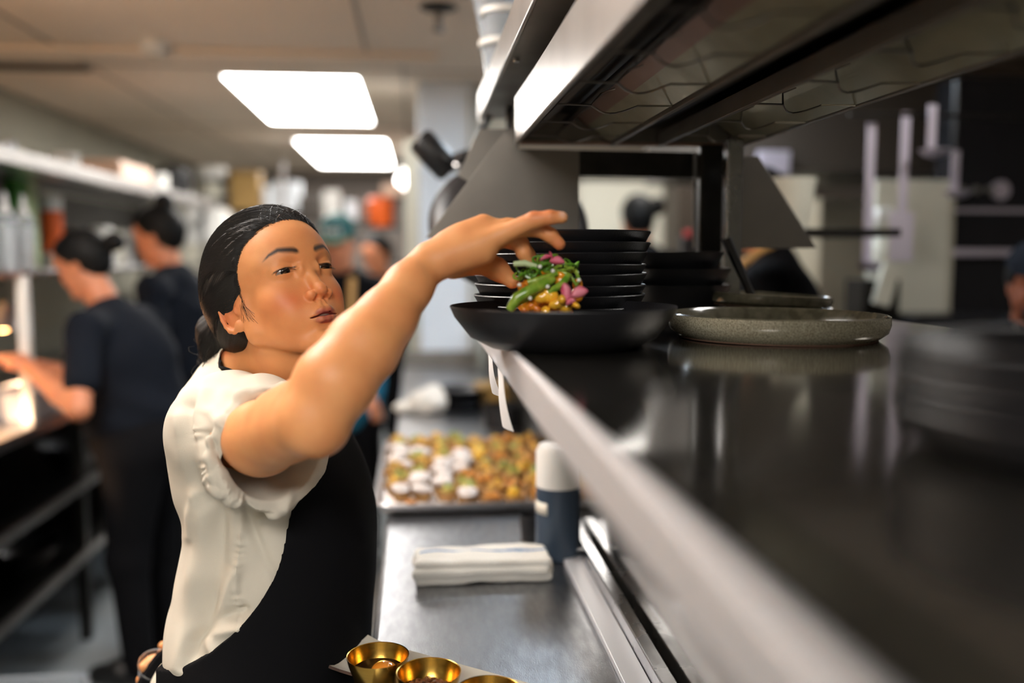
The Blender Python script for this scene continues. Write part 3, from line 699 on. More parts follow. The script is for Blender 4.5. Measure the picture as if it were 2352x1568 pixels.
for i,(x0,x1,y0,y1,mm) in enumerate(((-1.15,-.55,1.2,2.4,M['panel_light']),(-1.05,.05,-1.5,-.4,M['panel_light']),(.55,1.15,3.0,3.7,M['panel_cool']),(1.15,1.75,1.30,1.70,M['panel_light']),(.95,1.5,4.3,4.8,M['panel_light']))):  # extra panels added out of view to brighten woman, column and right side
    panel(x0,x1,y0,y1,mm,['added ceiling light panel over the aisle just above the frame','added ceiling light panel behind the camera','added cool ceiling light beyond the pass shelf','added ceiling light over the cooking line on the right','added ceiling light in front of the cream refrigerator'][i])
# dome fitting, sprinkler, hanging bulb
p=G(357,205,3.9); t=empty('smoke_detector',(p[0],p[1],2.35)); MB().lathe([(0,-.05),(.03,-.048),(.05,-.03),(.058,0),(0,0)]).build('housing',M['plastic_w'],t); MB().lathe([(0,-.062),(.018,-.06),(.022,-.049),(0,-.049)],n=24).build('sensor_cap',M['cream_d'],t)
tag(t,'small round pale detector on the peach ceiling at upper left','detector')
h=.85/((585-35)/2100); p=G(1007,32,h*1.0); t=empty('sprinkler_head',(p[0],p[1],2.35)); MB().lathe([(0,0),(.062,0),(.066,-.006),(.03,-.02),(0,-.02)]).build('flange',M['steel_black'],t); MB().lathe([(0,-.02),(.014,-.02),(.012,-.075),(.02,-.078),(.02,-.084),(0,-.084)],n=20).build('nozzle',M['steel_panel'],t)
tag(t,'dark round sprinkler head on the ceiling in front of the white column','sprinkler')
p=G(930,415,7.6); t=empty('pendant_bulb',tuple(p)); MB().blob((0,0,0),(.06,.06,.06),20,12).build('globe',M['bulb'],t); MB().tube([(0,0,.055),(0,0,2.35-p[2])],.005,8).build('cord',M['black'],t); MB().lathe([(0,.09),(.02,.09),(.024,.05),(0,.05)],n=20).build('socket',M['chrome'],t)
tag(t,'glowing round bulb hanging at the left edge of the white column','lamp')
p0=GZ(0,150,2.349); p1=GZ(200,150,2.349); t=empty('ceiling_vent',(p1[0]-.25,p1[1]+.02,2.348)); m=MB(); 
MB().box((-.35,-.05,-.012),(.25,.05,0)).build('frame',M['dark_brown'],t,smooth=False)
for i in range(4): m.box((-.34,-.036+i*.022,-.017),(.24,-.028+i*.022,-.012))
m.build('louvre',M['steel_black'],t,smooth=False); tag(t,'dark slot vent in the ceiling at the far left','vent')
# ================================================= work table (left of the pass shelf)
t=empty('work_table',(-.07,-.5,0))
def T_(lo,hi): return tuple(np.array(lo)-np.array((-.07,-.5,0))),tuple(np.array(hi)-np.array((-.07,-.5,0)))
def tb(n,lo,hi,mm,b=.002): a,c=T_(lo,hi); return MB().box(a,c).build(n,mm,t,bevel=b,smooth=False)
tb('worktop',(-.07,-.5,.900),(.80,4.58,.94),M['steel_top'],.009)
tb('undershelf',(-.04,-.4,.25),(.74,4.5,.27),M['steel_panel'])
tb('back_panel',(.325,-.5,.94),(.335,1.9,1.352),M['steel_dark'],.001)
tb('back_panel',(.325,1.93,.94),(.335,4.5,1.20),M['steel_black'],.001)
tb('backsplash',(-.07,4.56,.94),(.30,4.58,1.02),M['steel_panel'],.001)
for X in (-.03,.72):
    for Y in (-.3,2.0,4.3): a,c=T_((X,Y,0),(X,Y,.90)); MB().tube([a,c],.02,16).build('leg',M['steel'],t)
m=MB(); a,c=T_((.262,-.4,.9402),(.296,1.70,.950)); m.box(a,c); m.build('rail_channel',M['steel_lip'],t,bevel=.001,smooth=False)
m=MB(); a,c=T_((.297,-.4,.9402),(.318,1.78,.972)); m.box(a,c); m.build('rail_ledge',M['steel'],t,bevel=.002,smooth=False)
kx=GZ(1345,1255,.965); m=MB(); kp=np.array([.268,kx[1],.958])-np.array((-.07,-.5,0)); m.tube([kp-(0,.012,0),kp+(0,.012,0)],.011,18); m.tube([kp,kp+(.03,0,.004)],.005,10); m.build('latch_knob',M['chrome'],t)
tag(t,'long stainless steel work table running away under the pass shelf','work table')
# ================================================= pass shelf with heated hood
t=empty('pass_shelf',(.11,-.4,1.39)); OFF=np.array((.11,-.4,1.39))
def sb(n,lo,hi,mm,b=.0015,lab=None):
    o=MB().box(tuple(np.array(lo)-OFF),tuple(np.array(hi)-OFF)).build(n,mm,t,bevel=b,smooth=False)
    if lab: o['label']=lab
    return o
sb('shelf_board',(.112,-.4,1.376),(.80,1.62,1.390),M['steel_dark'],.001)
sb('shelf_lip',(.104,-.4,1.352),(.1135,1.62,1.3925),M['steel_lip'],.003)
sb('shelf_underside',(.118,-.4,1.352),(.79,1.61,1.370),M['steel_panel'],.001)
# posts
sb('post',(.513,1.486,1.391),(.541,1.514,1.69),M['steel'],.003); sb('post',(.492,1.563,1.391),(.536,1.589,1.69),M['steel_black'],.003)
sb('post',(.78,-.2,1.391),(.806,-.174,1.69),M['steel'],.003)
# hood housing: front, back, ends, lid
sb('hood_front',(.172,-.4,1.691),(.180,1.60,1.771),M['steel_hood'],.002)
sb('hood_back',(.572,-.4,1.691),(.580,1.60,1.771),M['steel_panel'],.002)
sb('hood_lid',(.180,-.4,1.764),(.572,1.60,1.771),M['steel_black'],.001)
sb('hood_end',(.180,1.592,1.691),(.572,1.60,1.764),M['steel_panel'],.001)
sb('hood_sill',(.180,1.575,1.689),(.572,1.592,1.694),M['steel_warm'],.001)
for X in (.340,.424): sb('hood_rail',(X-.004,-.4,1.688),(X+.004,1.59,1.712),M['steel_panel'],.001)
sb('hood_channel',(.346,-.4,1.722),(.418,1.59,1.726),M['steel_black'],.001)
def refl(x0,x1,m1,m2):
    for xa,za,xb,zb,mm in ((x0,1.694,x0+.038,1.722,M['steel_panel']),(x0+.038,1.722,x0+.062,1.742,M['steel_black']),(x0+.062,1.742,x1-.062,1.742,M['steel_black']),(x1-.062,1.742,x1-.038,1.722,m1),(x1-.038,1.722,x1,1.694,m2)):
        MB().prism([(xa-OFF[0],za-OFF[2]),(xb-OFF[0],zb-OFF[2]),(xb-OFF[0],zb+.002-OFF[2]),(xa-OFF[0],za+.002-OFF[2])],0,1.985).build('reflector',mm,t,smooth=False)
    MB().tube([((x0+x1)/2-OFF[0],0,1.728-OFF[2]),((x0+x1)/2-OFF[0],1.98,1.728-OFF[2])],.006,10).build('heating_element',M['steel_black'],t)
refl(.184,.334,M['steel_warm'],M['steel_olive']); refl(.430,.570,M['steel_olive'],M['steel_olive'])
def guard(x0,x1,Y):
    z=1.6935-OFF[2]; y=Y-OFF[1]; c=(x0+x1)/2-OFF[0]; a=x0-OFF[0]; b=x1-OFF[0]
    m=MB(); P=[(a,y,z),(a+.04,y+.004,z)]
    for k in range(9): u=k/8; P.append((a+.044+(b-a-.088)*u,y+.004+.03*math.sin(u*math.pi),z-.006*math.sin(u*math.pi)))
    P+=[(b-.04,y+.004,z),(b,y,z)]; m.tube(P,.0014,6); m.tube([(a+.044,y+.004,z),(c-.01,y+.045,z+.022),(c+.01,y+.05,z+.03)],.0012,6)
    m.build('wire_guard',M['wire'],t)
for k in range(9):
    Y=1.50-.155*k; guard(.184,.334,Y); guard(.430,.570,Y-.03)
# top shelf
sb('top_shelf',(.146,-.4,1.806),(.60,2.10,1.822),M['steel_panel'],.001)
sb('top_shelf_lip',(.142,-.4,1.803),(.149,2.10,1.862),M['steel_hood'],.0025)
sb('top_shelf_bracket',(.21,-.4,1.771),(.54,1.58,1.806),M['steel_black'],.001)
for Y in (1.45,.9,.35): 
    MB().tube([(.158-OFF[0],Y-OFF[1],1.806-OFF[2]),(.158-OFF[0],Y-OFF[1],1.799-OFF[2])],.005,12).build('screw',M['chrome'],t)
# end wings and header
def wing(pts,Y,n='end_panel',mm=None,th=.003):
    P=[G(x,y,Y) for x,y in pts]; MB().prism([(q[0]-OFF[0],q[2]-OFF[2]) for q in P],Y-OFF[1],Y+th-OFF[1]).build(n,mm or M['steel_panel'],t,bevel=.0006,smooth=False)
wing([(978,546),(1160,303),(1192,328),(1192,342),(1330,345),(1330,546)],1.60)
wing([(1712,358),(1742,358),(1876,570),(1592,570),(1592,350),(1650,350)],1.625)
wing([(1330,345),(1592,350),(1592,408),(1330,403)],1.61,'header_panel',M['steel_black'])
wing([(1052,404),(1101,296),(1190,296),(1190,404),(1120,440)],1.72,'far_end_panel',M['steel_panel'])
# rating sticker on the hood front
def plate_on(n,X,y0,y1,z0,z1,mm,th=.0006): return MB().box(tuple(np.array((X-th,y0,z0))-OFF),tuple(np.array((X,y1,z1))-OFF)).build(n,mm,t,smooth=False)
lb=plate_on('rating_label',.172,1.475,1.575,1.70,1.757,M['plastic_w']); 
m=MB()
for i in range(9): m.box(tuple(np.array((.1708,1.53,1.704+i*.0056))-OFF),tuple(np.array((.1714,1.57-.01*(i%3),1.7064+i*.0056))-OFF))
m.build('small_print',M['black'],t,smooth=False)
plate_on('black_label_square',.1712,1.483,1.518,1.722,1.752,M['black'])
tag(t,'stainless pass shelf with heat-lamp hood and wire guards above the work table','pass shelf')
# ring hanging from the top shelf lip
p=G(1104,272,1.98); t2=MB(); t2.tube([(0,.022*math.cos(a),.026*math.sin(a)) for a in np.linspace(0,2*math.pi,25)[:-1]],.0012,6,closed=True); o=t2.build('metal_ring',M['wire']); o.location=(.138,1.98,1.795); tag(o,'thin wire ring hanging off the top shelf edge','ring')
# paper tickets under the shelf lip
for i,(Y,L,lab) in enumerate(((1.23,.050,'shorter white paper ticket hanging from the shelf lip, behind the other'),(1.08,.068,'longer white paper ticket hanging and curling from the shelf lip'))):
    V=[];F=[]
    for k in range(15):
        u=k/14; z=-L*u; x=-.002*math.sin(u*3.1)+.003*u*u
        for w in range(7): v=w/6-.5; V.append((x+.010*(v*2)**2*u,v*.072+.004*u,z))
    for k in range(14):
        for w in range(6): F.append((k*7+w,k*7+w+1,k*7+w+8,k*7+w+7))
    o=MB().add(V,F).build('paper_ticket',M['paper']); o.location=(.0985,Y,1.362); tag(o,lab,'ticket')
# ------------------------------------------------ things on the shelf
def lathe_obj(name,prof,loc,mm,n=72,parent=None,tilt=None,mi=None):
    o=MB().lathe(prof,n=n).build(name,mm,parent); o.location=loc
    if tilt: o.rotation_euler=tilt
    return o
SZ=1.3903
c=W(1293,702,1.10); k_=.136
bowlp=[(0,.006),(.080,.006),(.100,.012),(.120,.026),(.1335,.047),(.136,.0495),(.1365,.048),(.131,.036),(.112,.012),(.092,.002),(.088,0),(.084,0),(.083,.003),(0,.003)]
o=lathe_obj('serving_plate',[(a*k_/.1365,b) for a,b in bowlp],(c[0],c[1],SZ),M['black_cer'],96); tag(o,'large wide-rimmed black plate under the hand, holding the garnished food','plate'); PLC=np.array([c[0],c[1],SZ])
# stack of black plates
c=W(1288,600,1.275); rs=.1195
pp=[(0,.004),(.078,.004),(.100,.010),(.1155,.027),(.1185,.0275),(.1195,.026),(.110,.009),(.092,.001),(.080,0),(.070,.0),(.068,.002),(0,.002)]
names=['lowest','second','third','fourth','fifth','sixth','seventh','eighth','ninth']
first=None; z=SZ
for i in range(9):
    if first is None: o=first=MB().lathe(pp,n=72).build('stacked_plate',M['black_cer'])
    else: o=first.copy(); COL.objects.link(o)
    dx,dy=[(0,0),(.001,.001),(-.002,0),(-.001,.002),(0,0),(-.0015,0),(.001,0),(.0045,-.001),(.005,0)][i]
    o.location=(c[0]+dx,c[1]+dy,z); o.rotation_euler=((0,0,0),(.006,.012,0),(-.004,-.006,0),(0,.006,0),(.004,-.01,0),(0,.012,0),(0,-.012,0),(0,.0,0),(.0,.0,0))[i]
    z+=.0142 if i!=7 else .0150
    tag(o,('black plate lying on the shelf, bottom of the tall stack' if i==0 else 'black plate topmost of the tall stack behind the hand' if i==8 else 'black plate, %s from the bottom of the tall stack behind the hand'%names[i]),'plate','stacked black plates')
# darker bowls behind
c=W(1540,640,1.50)
for i in range(3):
    o=MB().lathe([(0,.004),(.04,.004),(.075,.03),(.095,.062),(.0975,.062),(.08,.028),(.045,0),(0,0)],n=56).build('black_bowl',M['black_cer']); o.location=(c[0]-.012*(i==2),c[1]+.0,SZ+.026*i)
    tag(o,'black bowl %s of the nested bowls behind the plate stack'%['bottom','middle','top'][i],'bowl','nested black bowls')
# speckled plates
c=W(1783,720,1.22)
sp=[(0,.006),(.108,.006),(.118,.011),(.1235,.034),(.1265,.0375),(.1285,.036),(.1290,.024),(.1255,.012),(.117,.004),(.114,0)]
def speck_plate(loc,s,label,tilt=(0,0,0),rim=M['olive_glaze'],wall=M['speck'],hs=.86):
    t=empty('speckled_plate',loc); t.rotation_euler=tilt; 
    MB().lathe([(a*s,b*hs) for a,b in [(.1285,.0362),(.1290,.024),(.1262,.012),(.118,.004),(.1150,.0015)]],n=96).build('outer_wall',wall,t)
    MB().lathe([(a*s,b*hs) for a,b in [(0,.007),(.106,.007),(.117,.012),(.1225,.034),(.1255,.0380),(.1285,.0362)]],n=96).build('glazed_well',rim,t)
    MB().lathe([(a*s,b) for a,b in [(0,.004),(.112,.004),(.113,0),(.1152,0),(.1160,.003)]],n=96).build('clay_foot',M['clay'],t)
    tag(t,label,'plate'); return t
speck_plate((c[0],c[1],SZ),1.11,'large speckled beige plate with upright rim, nearest on the right of the shelf',(0,.006,0))
c=W(1750,700,1.50)
speck_plate((c[0],c[1],SZ),.90,'smaller dark olive plate at the bottom, behind the large speckled plate',(0,0,0),wall=M['olive_glaze'],hs=.6)
speck_plate((c[0]-.003,c[1],SZ+.0265),.88,'small dark olive plate tilted on top of another behind the speckled plate',(0,.055,0),wall=M['olive_glaze'],hs=.55)
# black spatula leaning on the post
a=W(1668,548,1.47); b=W(1752,715,1.47); m=MB(); b[2]=SZ+.004; m.tube([b,a*.55+b*.45,a],[.006,.007,.009],12); o=m.build('black_spatula',M['black']); tag(o,'black handled utensil leaning against the shelf post','utensil')
# near stack at the right edge
c=W(2560,800,.50); c[2]=SZ; z=SZ
for i in range(4):
    if i==0: nb=o=MB().lathe([(a*.95,b) for a,b in pp],n=72).build('dark_plate',M['black_cer'])
    else: o=nb.copy(); COL.objects.link(o)
    o.location=(c[0]+.002*(i%2),c[1],z); z+=.0115; tag(o,'dark plate, %s of the blurred stack at the right edge'%['lowest','second from bottom','second from top','topmost'][i],'plate','blurred dark plates at the right edge')
# ------------------------------------------------ the dish
t=empty('garnished_food',tuple(PLC+np.array((-.014,0,.009)))); FO=np.array(t.location)
rg=np.random.default_rng(5)
def F3(x,y,D): return W(x,y,D)-FO
bsz=.0015
def lump(n,c,r,mm,s,k=7,res=.0016):
    r_=np.random.default_rng(s); Sh=Shape()
    for _ in range(k): 
        o_=r_.normal(size=3)*np.array(r)*.42; Sh.ell(c+o_,np.array(r)*r_.uniform(.40,.62,3),.003,rotm('Z',r_.uniform(0,3))@rotm('X',r_.uniform(0,1)))
    v,f=surf(Sh,c-np.array(r)*1.9,c+np.array(r)*1.9,res); return link(n,np_mesh(n,v,f),mm,t)
cb=F3(1262,694,1.085)
lump('glazed_pieces',np.array([-.002,0,.013]),[.042,.036,.015],M['glaze'],1,16)
lump('glazed_pieces',np.array([-.010,.0,.034]),[.027,.024,.014],M['glaze'],2,12)
lump('sauced_chunk',F3(1262,690,1.055),[.015,.012,.012],M['sauce'],3,8)
lump('sauced_chunk',F3(1300,700,1.05),[.016,.012,.008],M['sauce'],4,8)
lump('sauced_chunk',F3(1222,700,1.055),[.012,.010,.008],M['glaze'],8,7)
lump('glazed_chunk',F3(1202,655,1.065),[.011,.010,.011],M['glaze'],5,6)
lump('glazed_chunk',F3(1285,640,1.07),[.013,.010,.010],M['glaze'],6,7)
lump('glazed_chunk',F3(1328,655,1.085),[.010,.010,.013],M['glaze'],7,6)
lump('glazed_chunk',F3(1248,628,1.08),[.014,.012,.010],M['glaze'],9,6)
def stalk(pts,r,mm=M['green'],n='green_stalk'):
    m=MB(); m.tube([F3(*p) for p in pts],r,12); return m.build(n,mm,t)
stalk([(1170,712,1.045),(1188,684,1.043),(1215,668,1.045),(1252,650,1.05),(1272,640,1.055)],[.0050,.0068,.0068,.0062,.004])
stalk([(1178,706,1.052),(1196,690,1.052),(1228,676,1.055),(1262,656,1.06)],[.003,.005,.005,.003])
stalk([(1258,672,1.05),(1290,654,1.055),(1308,630,1.06)],[.0035,.0050,.0035])
stalk([(1212,648,1.06),(1246,640,1.06),(1280,628,1.065)],[.003,.0042,.003])
stalk([(1300,612,1.07),(1322,622,1.07),(1331,642,1.07),(1322,660,1.072)],[.0018,.0024,.0022,.0012])
stalk([(1280,620,1.07),(1310,632,1.065),(1324,655,1.065)],[.0018,.0022,.0015])
stalk([(1180,606,1.062),(1205,604,1.06),(1232,612,1.062)],[.0032,.0040,.003],M['lime'],'pale_stalk')
for i in range(30):   # scallion rings and curled leaves on the crown
    x=rg.uniform(1188,1322); y=602+ (abs(x-1250)/72)**2*16+rg.uniform(-8,24); cc_=F3(x,y,rg.uniform(1.06,1.095)); R0=rotm('X',rg.uniform(0,3))@rotm('Z',rg.uniform(0,3)); rr=rg.uniform(.0045,.0085)
    m=MB(); m.tube([cc_+R0@np.array([rr*math.cos(a),rr*math.sin(a),rg.uniform(-.001,.001)]) for a in np.linspace(0,2*math.pi*.93,14)],rg.uniform(.0011,.0021),6); m.build('scallion_curl',M['leaf'] if i%3 else M['green'],t)
def petal(a,b,w,mm=M['pink'],n='pink_petal'):
    a=F3(*a);b=F3(*b); d=b-a; sd=np.cross(d,-CF); sd/=np.linalg.norm(sd); V=[];F=[]
    for k in range(9):
        u=k/8; ww=w*math.sin(math.pi*min(1,u*.92+.04))**.7
        for q in range(5): v=q/4*2-1; V.append(a+d*u+sd*ww*v-CF*(.003*(1-v*v))+np.array([0,0,.002*math.sin(u*3)]))
    for k in range(8):
        for q in range(4): F.append((k*5+q,k*5+q+1,k*5+q+6,k*5+q+5))
    o=MB().add(V,F).build(n,mm,t); s=o.modifiers.new('t','SOLIDIFY'); s.thickness=.0006; return o
petal((1262,600,1.06),(1297,603,1.058),.005); petal((1240,598,1.065),(1268,590,1.062),.003)
petal((1305,695,1.04),(1296,650,1.042),.0062); petal((1312,680,1.038),(1350,668,1.038),.0068); petal((1300,700,1.04),(1322,690,1.036),.004); petal((1270,600,1.06),(1262,578,1.06),.0015)
petal((1205,628,1.055),(1190,640,1.055),.003,M['leaf'],'small_leaf'); petal((1330,600,1.09),(1318,628,1.085),.003,M['leaf'],'small_leaf')
for x,y in ((1330,643),(1193,654),(1218,685),(1258,658),(1306,662),(1240,612),(1270,622)):
    MB().blob(F3(x,y,1.043),(.0024,.0024,.0024),14,9).build('white_pearl',M['pearl'],t)
tag(t,'mound of glazed orange pieces with green stalks and pink petals on the black plate','food')
# ------------------------------------------------ hanging pan and lamp head behind the end panel
c=G(1172,492,1.92); t=empty('black_pan',tuple(c)); R0=rotm('X',math.pi/2-.60)
MB().lathe([(0,.0),(.12,0),(.150,-.012),(.168,-.036),(.171,-.035),(.155,-.008),(.125,.006),(0,.006)],n=64,R=R0).build('pan_body',M['black_cer'],t)
MB().tube([(.0,.01,.165),(0,.015,.23),(0,.012,.30)],[.008,.009,.010],12).build('handle',M['black'],t)
tag(t,'round black pan hanging behind the steel end panel','pan')
a=G(962,318,2.35); b=G(1036,396,2.35); t=empty('lamp_head',tuple((a+b)/2)); o_=(a+b)/2
d=(b-a)/np.linalg.norm(b-a); Q=np.array(Vector(d).to_track_quat('Z','Y').to_matrix()); L=np.linalg.norm(b-a)/2
MB().lathe([(0,-L),(.030,-L),(.036,-L+.01),(.037,-L*.2),(.036,L*.8),(.028,L),(0,L)],n=32,R=Q).build('barrel',M['black'],t)
e=G(1046,372,2.35)-o_; f2=G(1078,356,2.30)-o_; MB().tube([d*L*.7,e,f2],[.016,.022,.016],12).build('swivel_arm',M['black'],t)
MB().blob(tuple(G(1052,382,2.33)-o_),(.016,.016,.016),14,9).build('joint',M['chrome'],t)
g=G(1090,420,2.15)-o_; g=np.array([.165,2.07,1.8055])-o_; MB().tube([f2,g],.008,10).build('bracket',M['black'],t)
tag(t,'black cylindrical lamp head tilted on a bracket in front of the white column','lamp')
# clear tubs on the top shelf
for i,(x,Y,dz,ti,lab) in enumerate(((1152,1.95,0,.0,'frosted clear food tub, lower one on the top shelf'),(1150,1.95,.06,.05,'frosted clear food tub nested in another on the top shelf'),(1138,2.02,.125,-.08,'frosted clear tub tipped on top of the pile on the top shelf'))):
    p=G(x,180,Y); s=empty('food_tub',(p[0]+.012,Y-.03,1.8225+dz)); s.rotation_euler=(0,ti,0)
    MB().lathe([(0,.002),(.042,.002),(.056,.105),(.060,.105),(.060,.112),(.057,.112),(.054,.108),(.040,0),(0,0)],n=40).build('tub_wall',M['clear'],s)
    MB().lathe([(.0545,.100),(.0625,.101),(.0625,.1125),(.0615,.1135),(.0565,.1135)],n=40).build('tub_rim',M['plastic_w'],s)
    tag(s,lab,'tub','frosted food tubs on the top shelf')
TZ=.9405
# ------------------------------------------------ folded towel
a=GZ(948,1350,TZ); b=GZ(1285,1350,TZ); cx=(a[0]+b[0])/2; Y0=a[1]; hw=(b[0]-a[0])/2
Sh=Shape()
def slab(x0,x1,y0,y1,z0,z1,r,th=0.):
    c=np.array([(x0+x1)/2,(y0+y1)/2,(z0+z1)/2]); h=np.array([(x1-x0)/2,(y1-y0)/2,(z1-z0)/2])-r; Q=rotm('Z',th)
    def f(p):
        q=np.abs((p-c)@Q)-h; return np.sqrt((np.maximum(q,0)**2).sum(1))+np.minimum(q.max(1),0)-r
    Sh.fn(f,.003)
slab(cx-hw+.004,cx+hw-.006,Y0+.004,Y0+.098,TZ,TZ+.017,.008,.01)
slab(cx-hw,cx+hw-.012,Y0,Y0+.100,TZ+.012,TZ+.029,.008)
slab(cx-hw+.003,cx+hw-.008,Y0+.006,Y0+.095,TZ+.024,TZ+.041,.008,-.012)
slab(cx+hw-.03,cx+hw-.002,Y0+.02,Y0+.085,TZ+.003,TZ+.030,.009,.05)
v,f=surf(Sh,(cx-hw-.03,Y0-.03,TZ-.01),(cx+hw+.03,Y0+.14,TZ+.06),.0018)
n=vnorm(v,f); rg=np.random.default_rng(2)
v=v+n*(.0016*np.sin(v[:,0]*70+2*np.sin(v[:,1]*50))*np.sin(v[:,2]*90+v[:,0]*20)+.0028*np.sin(v[:,0]*26+v[:,1]*30)*np.sin(v[:,1]*55+1)+rg.normal(size=len(v))*.00022)[:,None]
v[:,2]=np.maximum(v[:,2],TZ+.0002)
me=np_mesh('folded_towel',v,f); o=link('folded_towel',me,[M['towel'],M['towel_blue']])
fc=v[f].mean(1); nn=n[f].mean(1); st_y=Y0+.060+.003*np.sin(fc[:,0]*40)
k=(np.abs(fc[:,1]-st_y)<.0042)&(nn[:,2]>.3)&(fc[:,0]>cx-hw+.012); me.polygons.foreach_set('material_index',k.astype(np.int32))
tag(o,'folded white terry towel with a thin blue stripe on the steel worktop','towel')
# ------------------------------------------------ navy container and small cup
p=GZ(1287,1290,TZ); t=empty('navy_container',(p[0],p[1]+.03,TZ)); r=.0415
MB().lathe([(0,0),(r-.003,0),(r,.003),(r,.135),(0,.135)],n=56).build('body',M['navy'],t)
MB().lathe([(r*.995,.1355),(r*.995,.200),(r-.006,.212),(0,.214)],n=56).build('white_top',M['plastic_w'],t)
Q=[]; V=[];F=[]
for k in range(13):
    a=math.radians(178+k*4.6); 
    for z in (.088,.110): V.append(((r+.0007)*math.cos(a),(r+.0007)*math.sin(a),z))
for k in range(12): F.append((k*2,k*2+2,k*2+3,k*2+1))
o=MB().add(V,F).build('tape_label',M['tape'],t); s_=o.modifiers.new('t','SOLIDIFY'); s_.thickness=.0006
tag(t,'tall navy canister with white top and tape strip, beside the towel','canister')
p=GZ(1216,1250,TZ); t=MB().lathe([(0,.004),(.019,.004),(.023,.050),(.0245,.050),(.021,0),(0,0)],n=36).build('small_black_cup',M['black']); t.location=(p[0]+.008,p[1]+.03,TZ); tag(t,'small black cup standing just left of the navy canister','cup')
# ------------------------------------------------ sheet pan of canapes
X0,X1,Y0,Y1=-.100,.365,1.93,2.64; PZ=TZ
def rrect(x0,x1,y0,y1,r,n=6):
    o=[]
    for cx_,cy_,a0 in ((x1-r,y1-r,0),(x0+r,y1-r,90),(x0+r,y0+r,180),(x1-r,y0+r,270)):
        for k in range(n+1): a=math.radians(a0+90*k/n); o.append((cx_+r*math.cos(a),cy_+r*math.sin(a)))
    return o
def traymesh(x0,x1,y0,y1,h,flare,th=.0015,r=.03):
    rings=[(0,0,0.0006),(0,flare*.3,.004),(0,flare,h-.003),(0,flare+.006,h),(0,flare+.009,h-.002),(0,flare+.007,h-.006),(0,flare*.3+.002,.002),(0,0,0)]
    V=[];F=[]; N=None
    base=rrect(x0,x1,y0,y1,r)
    N=len(base)
    for _,o_,z in rings:
        for q in rrect(x0-o_,x1+o_,y0-o_,y1+o_,r+o_): V.append((q[0],q[1],z))
    for i in range(len(rings)-1):
        for k in range(N): F.append((i*N+k,i*N+(k+1)%N,(i+1)*N+(k+1)%N,(i+1)*N+k))
    F.append(tuple(range(N))); F.append(tuple((len(rings)-1)*N+k for k in range(N))[::-1])
    return MB().add(V,F)
t=empty('sheet_pan',((X0+X1)/2,Y0,PZ)); m=traymesh(X0-(X0+X1)/2+.02,X1-(X0+X1)/2-.02,.02,Y1-Y0-.02,.026,.011); m.build('pan_body',M['pan'],t)
V=[];F=[]
for i in range(13):
    for j in range(17): V.append((X0-(X0+X1)/2+.022+i/12*(X1-X0-.044),.022+j/16*(Y1-Y0-.044),.0045+.0012*math.sin(i*1.7)*math.sin(j*1.3)))
for i in range(12):
    for j in range(16): F.append((i*17+j,i*17+j+1,i*17+j+18,i*17+j+17))
o=MB().add(V,F).build('paper_liner',M['paper'],t); 
tag(t,'large rimmed sheet pan lined with white paper on the worktop beyond the towel','tray')
rgc=random.Random(4)
def canape(kind,s):
    t=empty(kind[0],(0,0,-5)); rr=random.Random(s)
    if kind[1]=='tart':
        m=MB(); P=[(0,.004),(.013,.004),(.021,.018),(.0235,.021),(.024,.019),(.016,.0),(0,0)]; m.lathe(P,n=22,wob=.05); m.build('shell',M['shell'],t)
        m=MB(); 
        for k in range(7): a=rr.uniform(0,6.3); d=rr.uniform(0,.013); m.blob((d*math.cos(a),d*math.sin(a),.019+rr.uniform(0,.008)),(rr.uniform(.005,.009),rr.uniform(.005,.009),rr.uniform(.004,.008)),8,6,.25,rng=rr)
        m.build('filling',kind[2],t)
        m=MB(); m.blob((rr.uniform(-.006,.006),rr.uniform(-.006,.006),.031),(.006,.0045,.004),8,6,.3,rng=rr); m.build('topping',kind[3],t)
    else:
        m=MB(); P=[(0,.003),(.012,.003),(.019,.014),(.0215,.017),(.014,0),(0,0)]; m.lathe(P,n=20,wob=.05); m.build('shell',M['shell'],t)
        m=MB(); 
        for k in range(2): m.blob((rr.uniform(-.005,.005),rr.uniform(-.006,.006),.0215+.004*k),(.023-.004*k,.018,.0045),12,6,.12,rng=rr)
        m.build('white_slices',M['f_white'],t)
    return t
K=[('golden_tart','tart',M['f_gold'],M['f_yellow']),('orange_tart','tart',M['f_orange'],M['f_gold']),('green_tart','tart',M['f_green'],M['leaf']),('yellow_tart','tart',M['f_yellow'],M['f_green']),('white_topped_tart','white',None,None)]
lab={'golden_tart':'golden-brown filled canape among the rows on the sheet pan','orange_tart':'canape with orange filling among the rows on the sheet pan','green_tart':'canape with yellow-green filling among the rows on the sheet pan','yellow_tart':'bright yellow filled canape on the right of the sheet pan','white_topped_tart':'canape topped with pale white slices on the left of the sheet pan'}
PR={}
for j in range(11):
    for i in range(8):
        x=X0+.045+i*.0535+rgc.uniform(-.004,.004)+(.012 if j%2 else 0); y=Y0+.045+j*.0605+rgc.uniform(-.005,.005)
        if x>X1-.03: continue
        if j==0 and i<3: continue
        if i<4 and (i*3+j*2)%7 in (0,2,3,5) and j<9: kd=K[4]
        elif i<3: kd=K[2] if (i+j)%2 else K[0]
        else: kd=K[(0,1,2,0,3,1,0,3,2)[rgc.randrange(9)]]
        n=kd[0]
        if n not in PR: PR[n]=[canape(kd,11)]; o=PR[n][0]
        else: o=copy_tree(PR[n][0])
        s=rgc.uniform(1.12,1.30); o.location=(x,y,PZ+.0062); o.rotation_euler=(0,0,rgc.uniform(0,6.28)); o.scale=(s,s,s*rgc.uniform(.95,1.2))
        tag(o,lab[n],'canape',n.replace('_',' ')+'s on the sheet pan')
o=MB().blob((0,0,0),(.013,.009,.005),10,6,.2).build('orange_morsel',M['f_orange']); p=GZ(945,1152,PZ+.01); o.location=(p[0],p[1]+.0,PZ+.0102); tag(o,'single orange morsel lying on the bare paper at the near left of the sheet pan','food')
